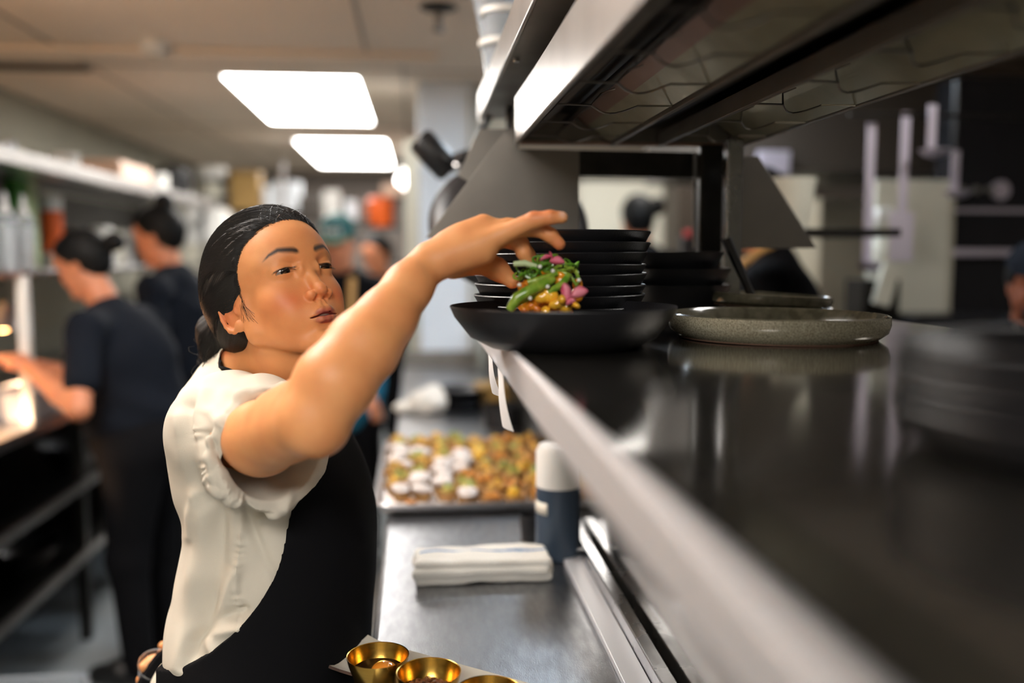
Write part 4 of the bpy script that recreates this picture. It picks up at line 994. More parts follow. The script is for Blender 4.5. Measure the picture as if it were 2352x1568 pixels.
# ------------------------------------------------ ceramic plate with brass bowls
zt=TZ+.013
A=GZ(724,1521,zt);B=GZ(845,1468,zt);C_=GZ(1100,1538,zt)
ux=(C_-B)[:2]; ux/=np.linalg.norm(ux); uy=np.array([-ux[1],ux[0]]); wd=abs((A-B)[:2]@uy); org=B[:2]
t=empty('serving_board',(B[0],B[1],TZ),math.atan2(ux[1],ux[0])); L=.36
sk=((A-B)[:2]@ux)
V=[];F=[];nx,ny=24,10
def zt_(u,v): e=min(u/nx,1)*1.; d=min(v,ny-v)/ny; return .009+.005*max(0,1-2.6*d*2)**2+.006*max(0,1-u/3.)**2
for i in range(nx+1):
    for j in range(ny+1): V.append((i/nx*L+sk*(j/ny),-j/ny*wd,zt_(i,j)))
n0=len(V)
for i in range(nx+1):
    for j in range(ny+1): V.append((i/nx*L*.97+.008+sk*(j/ny),-.006-j/ny*(wd-.012),zt_(i,j)-.0075))
id_=lambda i,j,k:k*n0+i*(ny+1)+j
for i in range(nx):
    for j in range(ny): F.append((id_(i,j,0),id_(i,j+1,0),id_(i+1,j+1,0),id_(i+1,j,0))); F.append((id_(i,j,1),id_(i+1,j,1),id_(i+1,j+1,1),id_(i,j+1,1)))
me_=MB().add(V,F); 
S2=MB()
bd=[(i,0) for i in range(nx+1)]+[(nx,j) for j in range(1,ny+1)]+[(i,ny) for i in range(nx-1,-1,-1)]+[(0,j) for j in range(ny-1,0,-1)]
V2=[];F2=[]
for i,j in bd: V2.append(V[id_(i,j,0)]); V2.append(tuple(np.array(V[id_(i,j,0)])+np.array(((-.002 if i==0 else .002 if i==nx else 0),(.002 if j==0 else -.002 if j==ny else 0),-.003)))); V2.append(V[id_(i,j,1)])
nb_=len(bd)
for k in range(nb_):
    for q in range(2): a=k*3+q;b=((k+1)%nb_)*3+q; F2.append((a,a+1,b+1,b))
me_.build('glazed_top',M['cream_cer'],t); MB().add(V2,F2).build('raw_rim',M['brown_rim'],t)
MB().box((.03,-wd*.8,-.0008),(L*.9,-wd*.2,.003)).build('foot',M['brown_rim'],t)
tag(t,'rectangular cream ceramic plate with a brown edge carrying the brass bowls','plate')
BR=[(0,.003),(.018,.003),(.029,.012),(.0365,.034),(.0385,.042),(.0396,.0425),(.0395,.0405),(.0375,.032),(.030,.010),(.020,0),(0,0)]
bz=TZ+.0100
def bowl(x,y,label):
    p=GZ(x,y,bz+.042); t=empty('brass_bowl',(p[0],p[1],bz)); MB().lathe(BR,n=72).build('bowl_wall',M['brass'],t); tag(t,label,'bowl','brass bowls on the cream plate'); return t
b1=bowl(868,1504,'brass bowl holding dark sauce and an egg yolk, leftmost on the cream plate'); b2=bowl(985,1542,'brass bowl of fried brown crumbs, second on the cream plate'); b3=bowl(1122,1586,'brass bowl cut off by the bottom edge, nearest the towel side')
for b,mm,z in ((b1,M['soy'],.0235),(b3,M['crisp'],.0235)):
    o=MB().lathe([(0,z),(.0325,z),(.0318,z-.002),(0,z-.002)],n=48).build('sauce_pool' if b is b1 else 'brown_relish',mm); o.location=b.location; tag(o,'dark sauce pooled in the leftmost brass bowl' if b is b1 else 'brown relish inside the bowl at the bottom edge','food')
o=MB().blob((0,0,0),(.0165,.0165,.0105),36,22).build('egg_yolk',M['yolk']); o.location=(b1.location[0]+.008,b1.location[1]-.010,bz+.0265); tag(o,'orange egg yolk sitting in dark sauce in the leftmost brass bowl','food')
m=MB(); rr=random.Random(9)
for k in range(110):
    a=rr.uniform(0,6.3);d=.029*math.sqrt(rr.random()); m.blob((d*math.cos(a),d*math.sin(a),.017+rr.uniform(0,.014)*(1-d/.03)+.002),(rr.uniform(.002,.006),rr.uniform(.0015,.004),rr.uniform(.001,.003)),7,5,.5,R=rotm('Z',rr.uniform(0,3))@rotm('X',rr.uniform(-1,1)),rng=rr)
o=m.build('fried_crumbs',M['crisp'],fix=False); o.location=b2.location; tag(o,'heap of brown fried crumbs in the middle brass bowl','food',kind='stuff')
# ------------------------------------------------ far end of the worktop
def gz(x,y): return GZ(x,y,TZ)
p=gz(985,948); t=empty('white_cloth',(p[0],p[1],TZ)); Sh=Shape().ell((0,0,.04),[.07,.05,.045]).ell((-.07,.02,.02),[.06,.04,.02],.02).ell((.02,0,.07),[.035,.03,.03],.01); v,f=surf(Sh,(-.16,-.1,-.01),(.12,.1,.13),.004); v[:,2]=np.maximum(v[:,2],0); v+=vnorm(v,f)*(.004*np.sin(v[:,0]*90+4*np.sin(v[:,1]*60)))[:,None]; link('crumpled_cloth',np_mesh('cl',v,f),M['towel'],t); tag(t,'crumpled white cloth at the far end of the worktop','cloth')
p=gz(1052,945)
for i in range(3):
    o=MB().lathe([(0,.004),(.07,.004),(.105,.030),(.108,.030),(.08,0),(0,0)],n=40).build('black_dish',M['black_cer']); o.location=(p[0],p[1]+.06,TZ+.024*i); tag(o,'black dish, %s of the small pile at the far end of the worktop'%['bottom','middle','top'][i],'dish','black dishes at the far end of the worktop')
p=gz(1120,945); o=MB().box((-.06,-.05,0),(.06,.05,.09)).build('amber_box',M['amber'],bevel=.006); o.location=(p[0]+.03,p[1]+.10,TZ); o.rotation_euler=(0,0,.3); tag(o,'blurred brown box at the far end of the worktop near the black dishes','box')
p=gz(1125,985); t=empty('black_pot',(p[0]+.05,p[1]+.05,TZ)); MB().lathe([(0,.003),(.06,.003),(.065,.07),(.068,.07),(.063,0),(0,0)],n=40).build('pot_body',M['black'],t); MB().tube([(.06,0,.055),(.12,0,.06),(.16,0,.06)],.006,8).build('handle',M['black'],t); tag(t,'black pot beneath the end of the pass shelf on the worktop','pot')
# ------------------------------------------------ clear cup in the lowered left hand
t=empty('clear_cup',tuple(W(352,1560,1.445))); t.rotation_euler=(.5,.35,0)
MB().lathe([(0,-.028),(.020,-.028),(.0205,-.026),(.027,.038),(.0285,.040),(.0265,.040),(.019,-.0265),(0,-.0265)],n=40).build('cup_wall',M['film'],t)
tag(t,'small clear plastic cup pinched in the hand at the bottom left','cup')
# ================================================= cooks in the background
def ik(S_,T_,l1,l2,pole):
    d=T_-S_; L=np.linalg.norm(d); L=min(L,(l1+l2)*.998); d/=np.linalg.norm(d); a=(l1*l1-l2*l2+L*L)/(2*L); h=math.sqrt(max(0,l1*l1-a*a)); p=pole-d*(pole@d); p/=np.linalg.norm(p); return S_+d*a+p*h, S_+d*L
def person(pos,deg,H,hands,hy=0.,hp=-.3,skin='skin_b',top='navycloth',bun=None,cap=None,capcol=None,lean=.05,apron=None,label='',res=.0075,wide=1.,brim=0.):
    a=math.radians(deg); Fv_=np.array([math.cos(a),math.sin(a),0.]); R_=np.array([Fv_[1],-Fv_[0],0.]); up=np.array([0,0,1.]); s=H/1.70; P0=np.array([pos[0],pos[1],0.])
    X=lambda r,f,z:P0+R_*r*s*wide+Fv_*(f*s+lean*max(0,z-.9)*1.6)+up*z*s
    root=empty('person',tuple(P0)); 
    hd=X(0,.07,1.505); fr=face_frame(a-math.pi/2+hy,hp,0.,hd+Fv_*.06*s,s*.97)
    B=Shape(); head_shape(B,fr,False); nb=X(0,0,1.36)
    B.chain([fr[1](0,-85,-60),nb],[.054*s,.056*s],.02)
    B.chain([X(0,0,1.30),X(0,0,1.0)],[.09*s,.10*s],.03)
    SH=Shape(); SH.chain([X(0,0,1.385)-up*.035,X(0,0,1.22)],[.075*s,.115*s],.05); SH.ell(X(0,0,1.17),[.145*s*wide,.145*s*wide,.20*s],.06); SH.ell(X(0,.01,.98),[.15*s*wide,.15*s*wide,.17*s],.07)
    for k in (1,-1): SH.chain([X(.06*k,-.01,1.33),X(.155*k,0,1.305)],[.06*s,.065*s],.04)
    for k,h in zip((1,-1),hands):
        sh=X(.17*k,0,1.30); T_=np.array(h,float) if h is not None else X(.24*k,.05,.80)
        el,wr=ik(sh,T_,.285*s,.25*s,-up*.8-Fv_*.4+R_*k*.5)
        B.chain([sh,el],[.045*s,.038*s],.015); B.chain([el,el*.6+wr*.4,wr],[.038*s,.036*s,.024*s],.012)
        SH.chain([sh,sh*.35+el*.65],[.062*s,.060*s],.03)
        fd=wr-el; fd/=np.linalg.norm(fd); sd=np.cross(fd,up); sd/=np.linalg.norm(sd)+1e-9
        for q in range(4):
            m0=wr+fd*.085*s+sd*(q-1.5)*.019*s; m1=m0+fd*.035*s-up*.012*s; m2=m1+fd*.022*s-up*.022*s
            B.cone(wr,m0,.02*s,.012*s,.01); B.chain([m0,m1,m2],[.0105*s,.0095*s,.008*s],.003)
        B.chain([wr+fd*.02*s,wr+fd*.05*s+sd*k*.035*s-up*.01,wr+fd*.085*s+sd*k*.040*s-up*.025],[.014*s,.012*s,.009*s],.006)
    lo=P0+(-.75,-.75,.70*s);hi=P0+(.75,.75,H+.15)
    v,f=surf(B,lo,hi,res); me=np_mesh('person_body',v,f)
    z=np.zeros(len(v)); lp=lip_mask(v,fr)*0+np.clip(1-np.linalg.norm((fr[2](v)-np.array([0,2,-70]))/np.array([24,14,9]),axis=1),0,1)*2; 
    for n_,a_ in (('lip',np.clip(lp,0,1)),('brow',brow_mask(v,fr)),('blush',z),('nail',z)): attr(me,n_,a_)
    link('body',me,M[skin],root)
    v,f=surf(SH,lo,hi,res); v=v+vnorm(v,f)*(.004*np.sin(v@np.array([21,13,17.])+2*np.sin(v[:,2]*19)))[:,None]; link('shirt',np_mesh('shirt',v,f),M[top],root)
    TR=Shape().ell(X(0,0,.90),[.155*s*wide,.155*s*wide,.15*s],.05)
    for k in (1,-1): TR.chain([X(.085*k,0,.84),X(.095*k,.03,.47),X(.10*k,0,.07)],[.092*s*wide,.070*s,.055*s],.04)
    v,f=surf(TR,P0+(-.4,-.4,0),P0+(.4,.4,1.15*s),.010); link('trousers',np_mesh('tr',v,f),M['blackcloth'],root)
    for k in (1,-1):
        an=X(.10*k,0,.0); q=Shape().chain([an-Fv_*.05+up*.045,an+Fv_*.07+up*.042,an+Fv_*.15+up*.034],[.043,.046,.034],.02).fn(lambda p:.002-p[:,2],.004,'i'); v,f=surf(q,an+(-.25,-.25,-.02),an+(.25,.25,.14),.007); link('shoe',np_mesh('sh',v,f),M['shoe'],root)
    HS=Shape(); T=fr[1]; k_=fr[3]; Rr=fr[0]
    HS.ell(T(0,-98,30),[82*k_,102*k_,88*k_],.005,Rr); HS.ell(T(0,-130,-5),[72*k_,75*k_,66*k_],.02,Rr); HS.ell(T(0,-132,-45),[58*k_,48*k_,42*k_],.02,Rr)
    if bun=='high': HS.ell(T(0,-150,112),[42*k_,42*k_,44*k_],.008)
    if bun=='low': HS.ell(T(0,-232,10),[40*k_,38*k_,38*k_],.006)
    if bun=='top': HS.ell(T(88,-120,52),[36*k_,38*k_,46*k_],.006)
    def hp_(p,d,T=T,fr=fr):
        q=fr[2](p); yb=np.interp(q[:,2],[-75,-48,-22,8,30,60,80,130],[-104,-90,-78,-58,-40,-22,4,22]); return -smin(-d,-((q[:,1]-yb)*.00075),.006)
    HS.post=hp_
    v,f=surf(HS,hd-.26,hd+.28,.006); link('hair',np_mesh('hair',v,f),M['hair'],root)
    if cap:
        CP=Shape(); CP.ell(T(0,-88,45),[86*k_,110*k_,84*k_],.005,Rr); CP.post=lambda p,d,fr=fr:np.maximum(np.maximum(d,-(d+.006)),(38-fr[2](p)[:,2])*.001)
        v,f=surf(CP,hd-.2,hd+.25,.004,margin=.01); link('cap_crown',np_mesh('cap',v,f),M[cap],root)
        m=MB(); V=[];F=[]
        for i in range(13):
            a_=math.pi*i/12
            for j,(ex,zz) in enumerate(((0,44),(1,34-brim))): V.append(T(84*math.cos(a_)*(1-.12*ex),-60+(66+62*ex*math.sin(a_)**.6)*math.sin(a_),zz-6*ex*math.cos(a_)**2))
        for i in range(12): F.append((2*i,2*i+1,2*i+3,2*i+2))
        o=m.add(V,F).build('cap_brim',M[capcol or cap],root); o.modifiers.new('t','SOLIDIFY').thickness=.003
    if apron:
        AP=Shape().fn(lambda p:SH(p)-.009).fn(lambda p:TR(p)-.012,.02)
        AP.post=lambda p,d:np.maximum(np.maximum(d,-(d+.005)),np.maximum(-((p-P0)@Fv_)+.02,np.maximum(p[:,2]-1.22*s,.35-p[:,2])))
        v,f=surf(AP,P0+(-.35,-.35,.3),P0+(.35,.35,1.3*s),.009,margin=.015); link('apron',np_mesh('ap',v,f),M[apron],root)
    for c_ in root.children: c_.location=-Vector(P0)
    tag(root,label,'person'); return root,fr,X
hA=G(62,838,3.05);hB=G(95,852,3.3)
# cook at the left counter
pA=G(325,700,3.32); person((pA[0],pA[1]),172,1.63,[G(70,838,3.42),G(75,850,3.10)],hp=-.45,bun='low',label='cook in a dark T-shirt with a low black bun, bending over the left counter',apron=None,lean=.16,skin='skin_b',wide=1.28)
pB=G(395,700,3.95); person((pB[0]+.02,pB[1]),168,1.765,[G(250,760,4.1),None],hp=-.28,bun='high',label='taller cook in a dark T-shirt with a high black bun, behind the first cook',lean=.02,skin='skin_b')
pC=G(792,700,4.45); rC,frC,XC=person((pC[0],pC[1]),-100,1.74,[G(838,900,4.25),G(740,900,4.2)],hp=-.30,cap='cap_g',capcol='cap_t',skin='skin_b',top='blackcloth',apron=None,label='man in a green cap with pale lettering, standing between the woman and the column')
# lettering on the green cap, apron strap, blue cloth
m=MB(); 
def cap_pt(a,z,r=.0): T=frC[1]; return T((88+r)*math.sin(a),-88+(112+r)*math.cos(a),z)
def stroke(m,pts,w=.0045):
    m.tube([cap_pt(-a,z,1.5) for a,z in pts],w,6)
L0=[[(-.42,62),(-.42,84)],[(-.42,84),(-.28,84)],[(-.42,73),(-.30,73)],[(-.42,62),(-.28,62)],[(-.18,84),(-.08,62),(.02,84)],[(.12,62),(.12,84),(.26,84)],[(.12,73),(.24,73)],[(.12,62),(.26,62)],[(.36,62),(.36,84),(.48,62),(.48,84)]]
for q in L0: stroke(m,q)
m.build('cap_lettering',M['white_em'],rC)
m=MB(); m.tube([XC(-.07,.10,1.36),XC(-.075,.155,1.25),XC(-.08,.165,1.15),XC(-.09,.17,1.0)],.018,8); m.build('apron_strap',M['tan'],rC)
m=MB(); m.tube([XC(-.0,.155,1.27),XC(0,.166,1.27)],.026,24); m.build('round_badge',M['chrome'],rC)
AP=Shape().ell(XC(-.02,.06,.93),[.19,.12,.30],.03); v,f=surf(AP,XC(0,.06,.93)-(.35,.35,.45),XC(0,.06,.93)+(.35,.35,.45),.01); v+=vnorm(v,f)*(.006*np.sin(v[:,0]*60))[:,None]; link('blue_apron',np_mesh('ba',v,f),M['bluecloth'],rC)
pD=G(884,640,5.6); person((pD[0],pD[1]),-120,1.68,[None,None],hp=-.35,skin='skin_b',top='blackcloth',label='dark-clothed cook with reddish face, partly hidden beside the column')
# beyond the pass shelf
pE=G(1472,560,4.5); person((pE[0],pE[1]),85,1.88,[None,None],hp=-.2,bun='top',top='blackcloth',label='cook with a knot of black hair seen from behind through the pass opening')
pF=G(1800,640,2.75); rF,frF,XF=person((pF[0],pF[1]),150,1.84,[None,None],hp=-.25,bun='low',top='blackcloth',skin='skin_b',label='cook in black with a bare neck, head hidden by the end panel of the pass')
m=MB(); m.tube([XF(-.06,-.02,1.42),XF(-.09,.07,1.36),XF(-.08,.12,1.25),XF(-.07,.13,1.1)],.014,8); m.build('tan_strap',M['tan'],rF)
pG=G(2345,620,2.45); rG,frG,XG=person((pG[0]+.02,pG[1]),-110,1.60,[None,None],hp=-.12,cap='navycloth',capcol='navycloth',skin='skin_d',top='blackcloth',label='bearded man in dark cap with pale curved mark, at the right edge')
m=MB(); T=frG[1]; P=[T(-8+u*30,21,70+ (u-.3)**2*34) for u in np.linspace(0,1,9)]; m.tube([T(-20,17,80),T(-12,21,70),T(0,24,68),T(16,22,76),T(30,16,90)],[.0035,.0045,.0045,.003,.0008],8); m.build('cap_mark',M['white_em'],rG)
BD=Shape().ell(T(0,-22,-88),[.045,.034,.034],.01,frG[0]); v,f=surf(BD,T(0,-22,-88)-.08,T(0,-22,-88)+.08,.005); link('beard',np_mesh('bd',v,f),M['hair'],rG)
m=MB(); m.tube([XG(-.05,.05,1.38),XG(-.045,.13,1.30),XG(0,.16,1.24),XG(.045,.13,1.30),XG(.05,.05,1.38)],.0035,6); m.build('neck_chain',M['chrome'],rG)
for r_ in (rC,rF,rG):
    for c_ in r_.children: c_.location=-r_.location
# ================================================= left counter
t=empty('left_counter',(-1.25,1.2,0)); O2=np.array((-1.25,1.2,0))
def lb(n,lo,hi,mm,b=.003): return MB().box(tuple(np.array(lo)-O2),tuple(np.array(hi)-O2)).build(n,mm,t,bevel=b,smooth=False)
lb('worktop',(-2.05,1.2,.905),(-1.25,6.2,.94),M['steel_top'])
lb('shelf',(-2.0,1.25,.61),(-1.28,6.1,.632),M['steel_black']); lb('shelf',(-2.0,1.25,.34),(-1.28,6.1,.362),M['steel_black'])
lb('front_rail',(-1.275,1.25,.618),(-1.25,6.1,.648),M['steel_hood']); lb('front_rail',(-1.275,1.25,.350),(-1.25,6.1,.380),M['steel_hood'])
lb('back_board',(-2.08,1.2,.1),(-2.06,6.2,.90),M['dark'])
for Y in (1.3,3.6,6.05): lb('leg',(-1.32,Y,0),(-1.28,Y+.04,.905),M['steel_black'])
tag(t,'left steel counter with dark open shelves below, where the cooks are plating','counter')
t=empty('over_shelf',(-1.30,1.2,.94)); O2=np.array((-1.30,1.2,.94))
lb('lower_shelf',(-1.72,1.2,1.425),(-1.30,6.2,1.447),M['steel']); lb('upper_shelf',(-1.72,1.2,1.795),(-1.30,6.2,1.812),M['steel_hood']); lb('upper_lip',(-1.305,1.2,1.790),(-1.29,6.2,1.842),M['steel_hood'])
lb('post',(-1.32,3.18,.94),(-1.285,3.215,1.43),M['plastic_w']); lb('post',(-1.71,3.18,.94),(-1.67,3.22,1.79),M['steel'])  # front post is white: its lamp-lit brightness is put into the colour
for Y in (1.3,5.9): lb('post',(-1.71,Y,.94),(-1.67,Y+.04,1.79),M['steel']); lb('post',(-1.34,Y,.94),(-1.305,Y+.035,1.79),M['steel'])
lb('back_plate',(-1.73,1.2,1.45),(-1.72,6.2,1.79),M['steel_black'])
tag(t,'two-level steel shelf standing over the left counter, full of bottles and boxes','shelf')
t=empty('added_strip_light',(-1.52,1.75,1.8135)); MB().box((-.12,-.45,0),(.12,.45,.05)).build('housing',M['steel_hood'],t,bevel=.004,smooth=False); MB().box((-.10,-.43,.0502),(.10,.43,.058)).build('diffuser',M['uplight'],t,smooth=False); tag(t,'added warm strip light on the left top shelf, outside the frame, brightening the ceiling','strip light')  # added lamp, not part of the kitchen: warms and brightens the ceiling
# heat lamps under the lower shelf
for i,(x,Y) in enumerate(((30,3.0),(95,3.5))):
    p=G(x,700,Y); t=empty('heat_lamp',(-1.50,Y,1.424)); MB().tube([(0,0,0),(0,0,-.12)],.006,8).build('stem',M['black'],t)
    MB().lathe([(.02,-.10),(.05,-.12),(.085,-.19),(.088,-.19),(.055,-.115),(.022,-.095)],n=36).build('shade',M['steel_hood'],t); MB().blob((0,0,-.165),(.035,.035,.035),18,12).build('bulb',M['bulb_warm'],t)
    tag(t,['glowing heat lamp under the left over-shelf, nearer one','glowing heat lamp under the left over-shelf beside the first cook'][i],'heat lamp')
    l=bpy.data.lights.new('heat',type='SPOT'); l.energy=85; l.color=(1,.62,.36); l.spot_size=math.radians(120); l.spot_blend=.6; l.shadow_soft_size=.05; o=bpy.data.objects.new('heat_glow',l); COL.objects.link(o); o.location=(-1.50,Y,1.424-.21)
# squeeze bottles
first=None
for i,(x,Y) in enumerate(((-14,2.55),(28,2.75),(72,2.95),(110,3.15))):
    if first is None:
        first=o=empty('squeeze_bottle'); MB().lathe([(0,0),(.030,0),(.033,.004),(.033,.165),(.028,.182),(.020,.19),(0,.19)],n=32).build('bottle_body',M['clear'],o); MB().lathe([(0,.19),(.020,.19),(.020,.205),(.012,.212),(.006,.262),(0,.262)],n=24).build('nozzle_cap',M['plastic_w'],o); MB().lathe([(0,.003),(.0305,.003),(.0305,.15),(0,.15)],n=32).build('contents',M['plastic_w'],o)
    else: o=copy_tree(first)
    p=G(x,600,Y); o.location=(-1.365,Y,1.4475); o.location[1]=-1.365/((x-957)/2100.) if x<900 else Y
    tag(o,'squeeze bottle with white nozzle, %s in the row on the left shelf'%['first','second','third','fourth'][i],'bottle','squeeze bottles on the left shelf')
# boxes and tubes on the lower shelf
def shelf_box(x0,x1,y_top,X,z0,mm,name,label,cat='box',d=.12,extra=None):
    Y=(X)/((( x0+x1)/2-957)/2100.); w=abs(x1-x0)*Y/2100; zt=EZ-(y_top-585)*Y/2100
    o=MB().box((-w/2,0,0),(w/2,d,max(.02,zt-z0))).build(name,mm,bevel=.004,smooth=False); o.location=(X,Y,z0+.0005); tag(o,label,cat); return o
shelf_box(48,96,395,-1.60,1.447,M['green_box'],'green_box','dark green box standing on the left shelf behind the bottles')
shelf_box(92,116,398,-1.58,1.447,M['lime'],'pale_green_book','pale green upright spine beside the dark green box on the left shelf','book')
shelf_box(-30,42,400,-1.60,1.447,M['black'],'black_carton','black carton at the far left of the shelf behind the bottles')
t=empty('spray_tube',(0,0,0)); Y=1.55/((957-168)/2100.); t.location=(-1.55,Y,1.4475); MB().lathe([(0,0),(.036,0),(.038,.02),(.045,.30),(.046,.31),(0,.31)],n=32).build('white_tube',M['plastic_w'],t); MB().lathe([(.0392,.06),(.0445,.06+.18),(.0405,.24)],n=32).build('orange_band',M['orange'],t); tag(t,'white tub with an orange band on the left shelf above the bending cook','container')
for i,(x,mm,h) in enumerate(((215,'dark_brown',.16),(245,'cream',.15),(272,'plastic_w',.18),(295,'cream_d',.16),(318,'steel_hood',.17))):
    Y=1.52/((957-x)/2100.); o=MB().lathe([(0,0),(.04,0),(.045,.01),(.05,h),(.042,h+.01),(0,h+.01)],n=28).build('jar',M[mm]); o.location=(-1.52,Y,1.4475); tag(o,'blurred %s jar, number %s from the left on the lower left shelf'%(['dark brown','cream','white','beige','steel'][i],['one','two','three','four','five'][i]),'jar','jars on the lower left shelf')
for i,(x,mm) in enumerate(((225,'steel'),(262,'steel'))):
    Y=1.42/((957-x)/2100.); o=MB().lathe([(0,.004),(.05,.004),(.10,.05),(.103,.05),(.055,0),(0,0)],n=32).build('steel_bowl',M[mm]); o.location=(-1.42,Y,1.4475); tag(o,'shallow steel bowl %s on the front of the left lower shelf'%['nearer the bottles','farther along'][i],'bowl')
# things on the upper shelf
Z2=1.8125
def up_lathe(x,X,prof,mm,name,label,cat):
    Y=-X/((957-x)/2100.); o=MB().lathe(prof,n=32).build(name,mm); o.location=(X,Y,Z2); tag(o,label,cat); return o
up_lathe(8,-1.50,[(0,0),(.05,0),(.055,.04),(.05,.09),(.02,.12),(0,.12)],M['black'],'black_jar','black lidded jar at the far left of the top shelf','jar')
up_lathe(58,-1.50,[(0,0),(.03,0),(.035,.08),(.035,.085),(0,.085)],M['clear'],'glass_jar','clear glass jar, first left on the top shelf','jar')
up_lathe(85,-1.50,[(0,0),(.028,0),(.03,.10),(.02,.11),(0,.11)],M['steel'],'steel_canister','slim steel canister beside the clear jar on the top shelf','canister')
up_lathe(128,-1.50,[(0,0),(.05,0),(.045,.05),(.02,.085),(0,.09)],M['dark_brown'],'brown_jar','dark brown rounded jar on the top left shelf','jar')
up_lathe(165,-1.50,[(0,0),(.04,0),(.04,.05),(.035,.06),(0,.06)],M['navy'],'blue_tin','small blue-grey tin on the top left shelf','tin')
up_lathe(203,-1.48,[(0,0),(.052,0),(.055,.11),(.058,.115),(0,.115)],M['plastic_w'],'white_tub','round light reflection built as a white tub on the top left shelf','tub')  # white shape standing in for a round light reflection
o=MB().box((-.13,-.25,0),(.13,.25,.13)).build('copper_box',M['peach'],bevel=.01); Y=1.52/((957-285)/2100.); o.location=(-1.5,Y,Z2+.001); tag(o,'long peach-coloured box reflecting light on the top left shelf','box')
up_lathe(350,-1.46,[(0,0),(.07,0),(.075,.09),(.03,.13),(0,.13)],M['chrome'],'pot_reflection','round light reflection built as a shiny pot on the top left shelf','pot')  # shiny shape standing in for a round light reflection
up_lathe(392,-1.46,[(0,0),(.06,0),(.065,.14),(0,.14)],M['plastic_w'],'white_reflection','round light reflection built as a white canister right of the shiny pot','canister')  # another round light reflection, modelled as a white cylinder
up_lathe(425,-1.46,[(0,0),(.10,0),(.11,.16),(.115,.165),(.10,.20),(.02,.23),(0,.23)],M['black'],'lidded_pot','black lidded pot near the end of the top left shelf','pot')
# on the counter
p=GZ(62,955,.94); o=traymesh(-.075,.075,-.11,.11,.10,.008,r=.02).build('grey_tub',M['grey_pl']); o.location=(-1.36,p[1],.9405); tag(o,'grey rectangular plastic tub at the edge of the left counter','tub')
p=G(86,700,3.3); t=empty('peach_canister',(-1.46,3.15,.9405)); MB().lathe([(0,0),(.052,0),(.055,.02),(.055,.40),(.05,.42),(0,.42)],n=36).build('canister_body',M['peach'],t); MB().lathe([(0,.42),(.05,.42),(.05,.44),(0,.445)],n=36).build('lid',M['plastic_w'],t); tag(t,'tall peach canister glowing in the heat lamp light on the left counter','canister')
for i,(x,yy,mm) in enumerate(((8,800,'f_gold'),(35,835,'f_orange'),(110,855,'f_white'))):
    p=GZ(x,900+i*8,.94); t=empty('plated_food',(-1.52-.035*i,3.0+.18*i,.9405)); MB().lathe([(0,.004),(.06,.004),(.09,.018),(.092,.018),(.065,0),(0,0)],n=36).build('dish',M['plastic_w'],t); rr=random.Random(i); m=MB(); [m.blob((rr.uniform(-.03,.03),rr.uniform(-.03,.03),.022+rr.uniform(0,.02)),(.018,.016,.012),9,6,.3,rng=rr) for _ in range(8)]; m.build('food_heap',M[mm],t); tag(t,'white dish with %s food under the heat lamps, %s'%(['golden','orange','pale'][i],['nearest the camera','in the middle','farthest along'][i]),'dish')
# under the counter
for i,(x,Y,z,mm,nm,lb_) in enumerate(((178,3.9,.633,'steel','mixing_bowl','steel mixing bowl on the upper under-counter shelf'),(150,3.4,.363,'steel','mixing_bowl','steel bowl catching light on the lower under-counter shelf'))):
    o=MB().lathe([(0,.004),(.06,.004),(.13,.09),(.135,.09),(.07,0),(0,0)],n=36).build(nm,M[mm]); o.location=(-1.43,Y,z); tag(o,lb_,'bowl')
p=G(25,1370,2.3); t=empty('clear_bin',(-1.10,2.42,0.001)); traymesh(-.14,.14,-.2,.2,.30,.02,r=.03).build('bin_body',M['clear'],t); MB().box((-.10,-.15,.01),(.10,.15,.17)).build('bin_contents',M['black'],t,bevel=.02); tag(t,'bluish clear plastic bin on the floor at the lower left','bin')
# ================================================= back of the kitchen (Y 6..9)
t=empty('back_rack',(-1.7,6.9,0)); O2=np.array((-1.7,6.9,0))
for z in (.5,1.0,1.32): lb('shelf',(-1.95,6.7,z),(.0,7.15,z+.02),M['steel_black'])
for X in (-1.94,-.95,-.03): lb('upright',(X,6.71,0),(X+.025,6.735,2.15),M['steel'])
tag(t,'dark storage rack across the back of the kitchen','rack')
def back_item(x0,x1,y0,y1,Y,mm,name,label,cat,round_=False):
    c=G((x0+x1)/2,y1,Y); w=(x1-x0)*Y/2100/2; h=(y1-y0)*Y/2100
    o=(MB().lathe([(0,0),(w*.9,0),(w,.02),(w,h*.9),(w*.8,h),(0,h)],n=28) if round_ else MB().box((-w,-.08,0),(w,.08,h))).build(name,M[mm],bevel=0 if round_ else .006,smooth=bool(round_)); o.location=tuple(c); tag(o,label,cat); return o
Lb=[(398,440,440,470,5.9,'plastic_w','white_tub','white round tub at the end of the left top shelf','tub',1),
(452,520,385,412,6.85,'plastic_w','white_bucket','white bucket high on the back rack','bucket',1),
(462,512,420,458,6.85,'cream','cream_tub','cream tub below the white bucket on the back rack','tub',1),
(535,600,398,484,6.85,'amber','amber_carton','amber-brown carton on the back rack','carton',0),
(605,625,430,484,6.85,'column','pale_bottle','thin pale bottle right of the amber carton','bottle',1),
(632,690,420,484,6.9,'column','grey_carton','pale grey carton on the back rack','carton',0),
(742,782,440,506,6.85,'plastic_w','white_jug','tall white jug on the back rack above the green cap','jug',1),
(795,822,462,506,6.85,'column','small_jug','smaller white jug beside the tall one','jug',1),
(845,905,455,520,6.85,'orange','orange_bucket','orange-red bucket on the back rack near the column','bucket',1),
(690,735,455,506,6.9,'dark_brown','brown_box','dark brown box on the back rack','box',0),
(880,925,425,452,6.9,'peach','peach_box','peach box at the top right of the back rack','box',0),
(580,640,506,560,6.6,'cream_d','beige_sack','beige sack low on the back rack behind the woman','sack',0),
(870,905,560,600,6.6,'steel_black','black_crate','black crate beside the column','crate',0)]
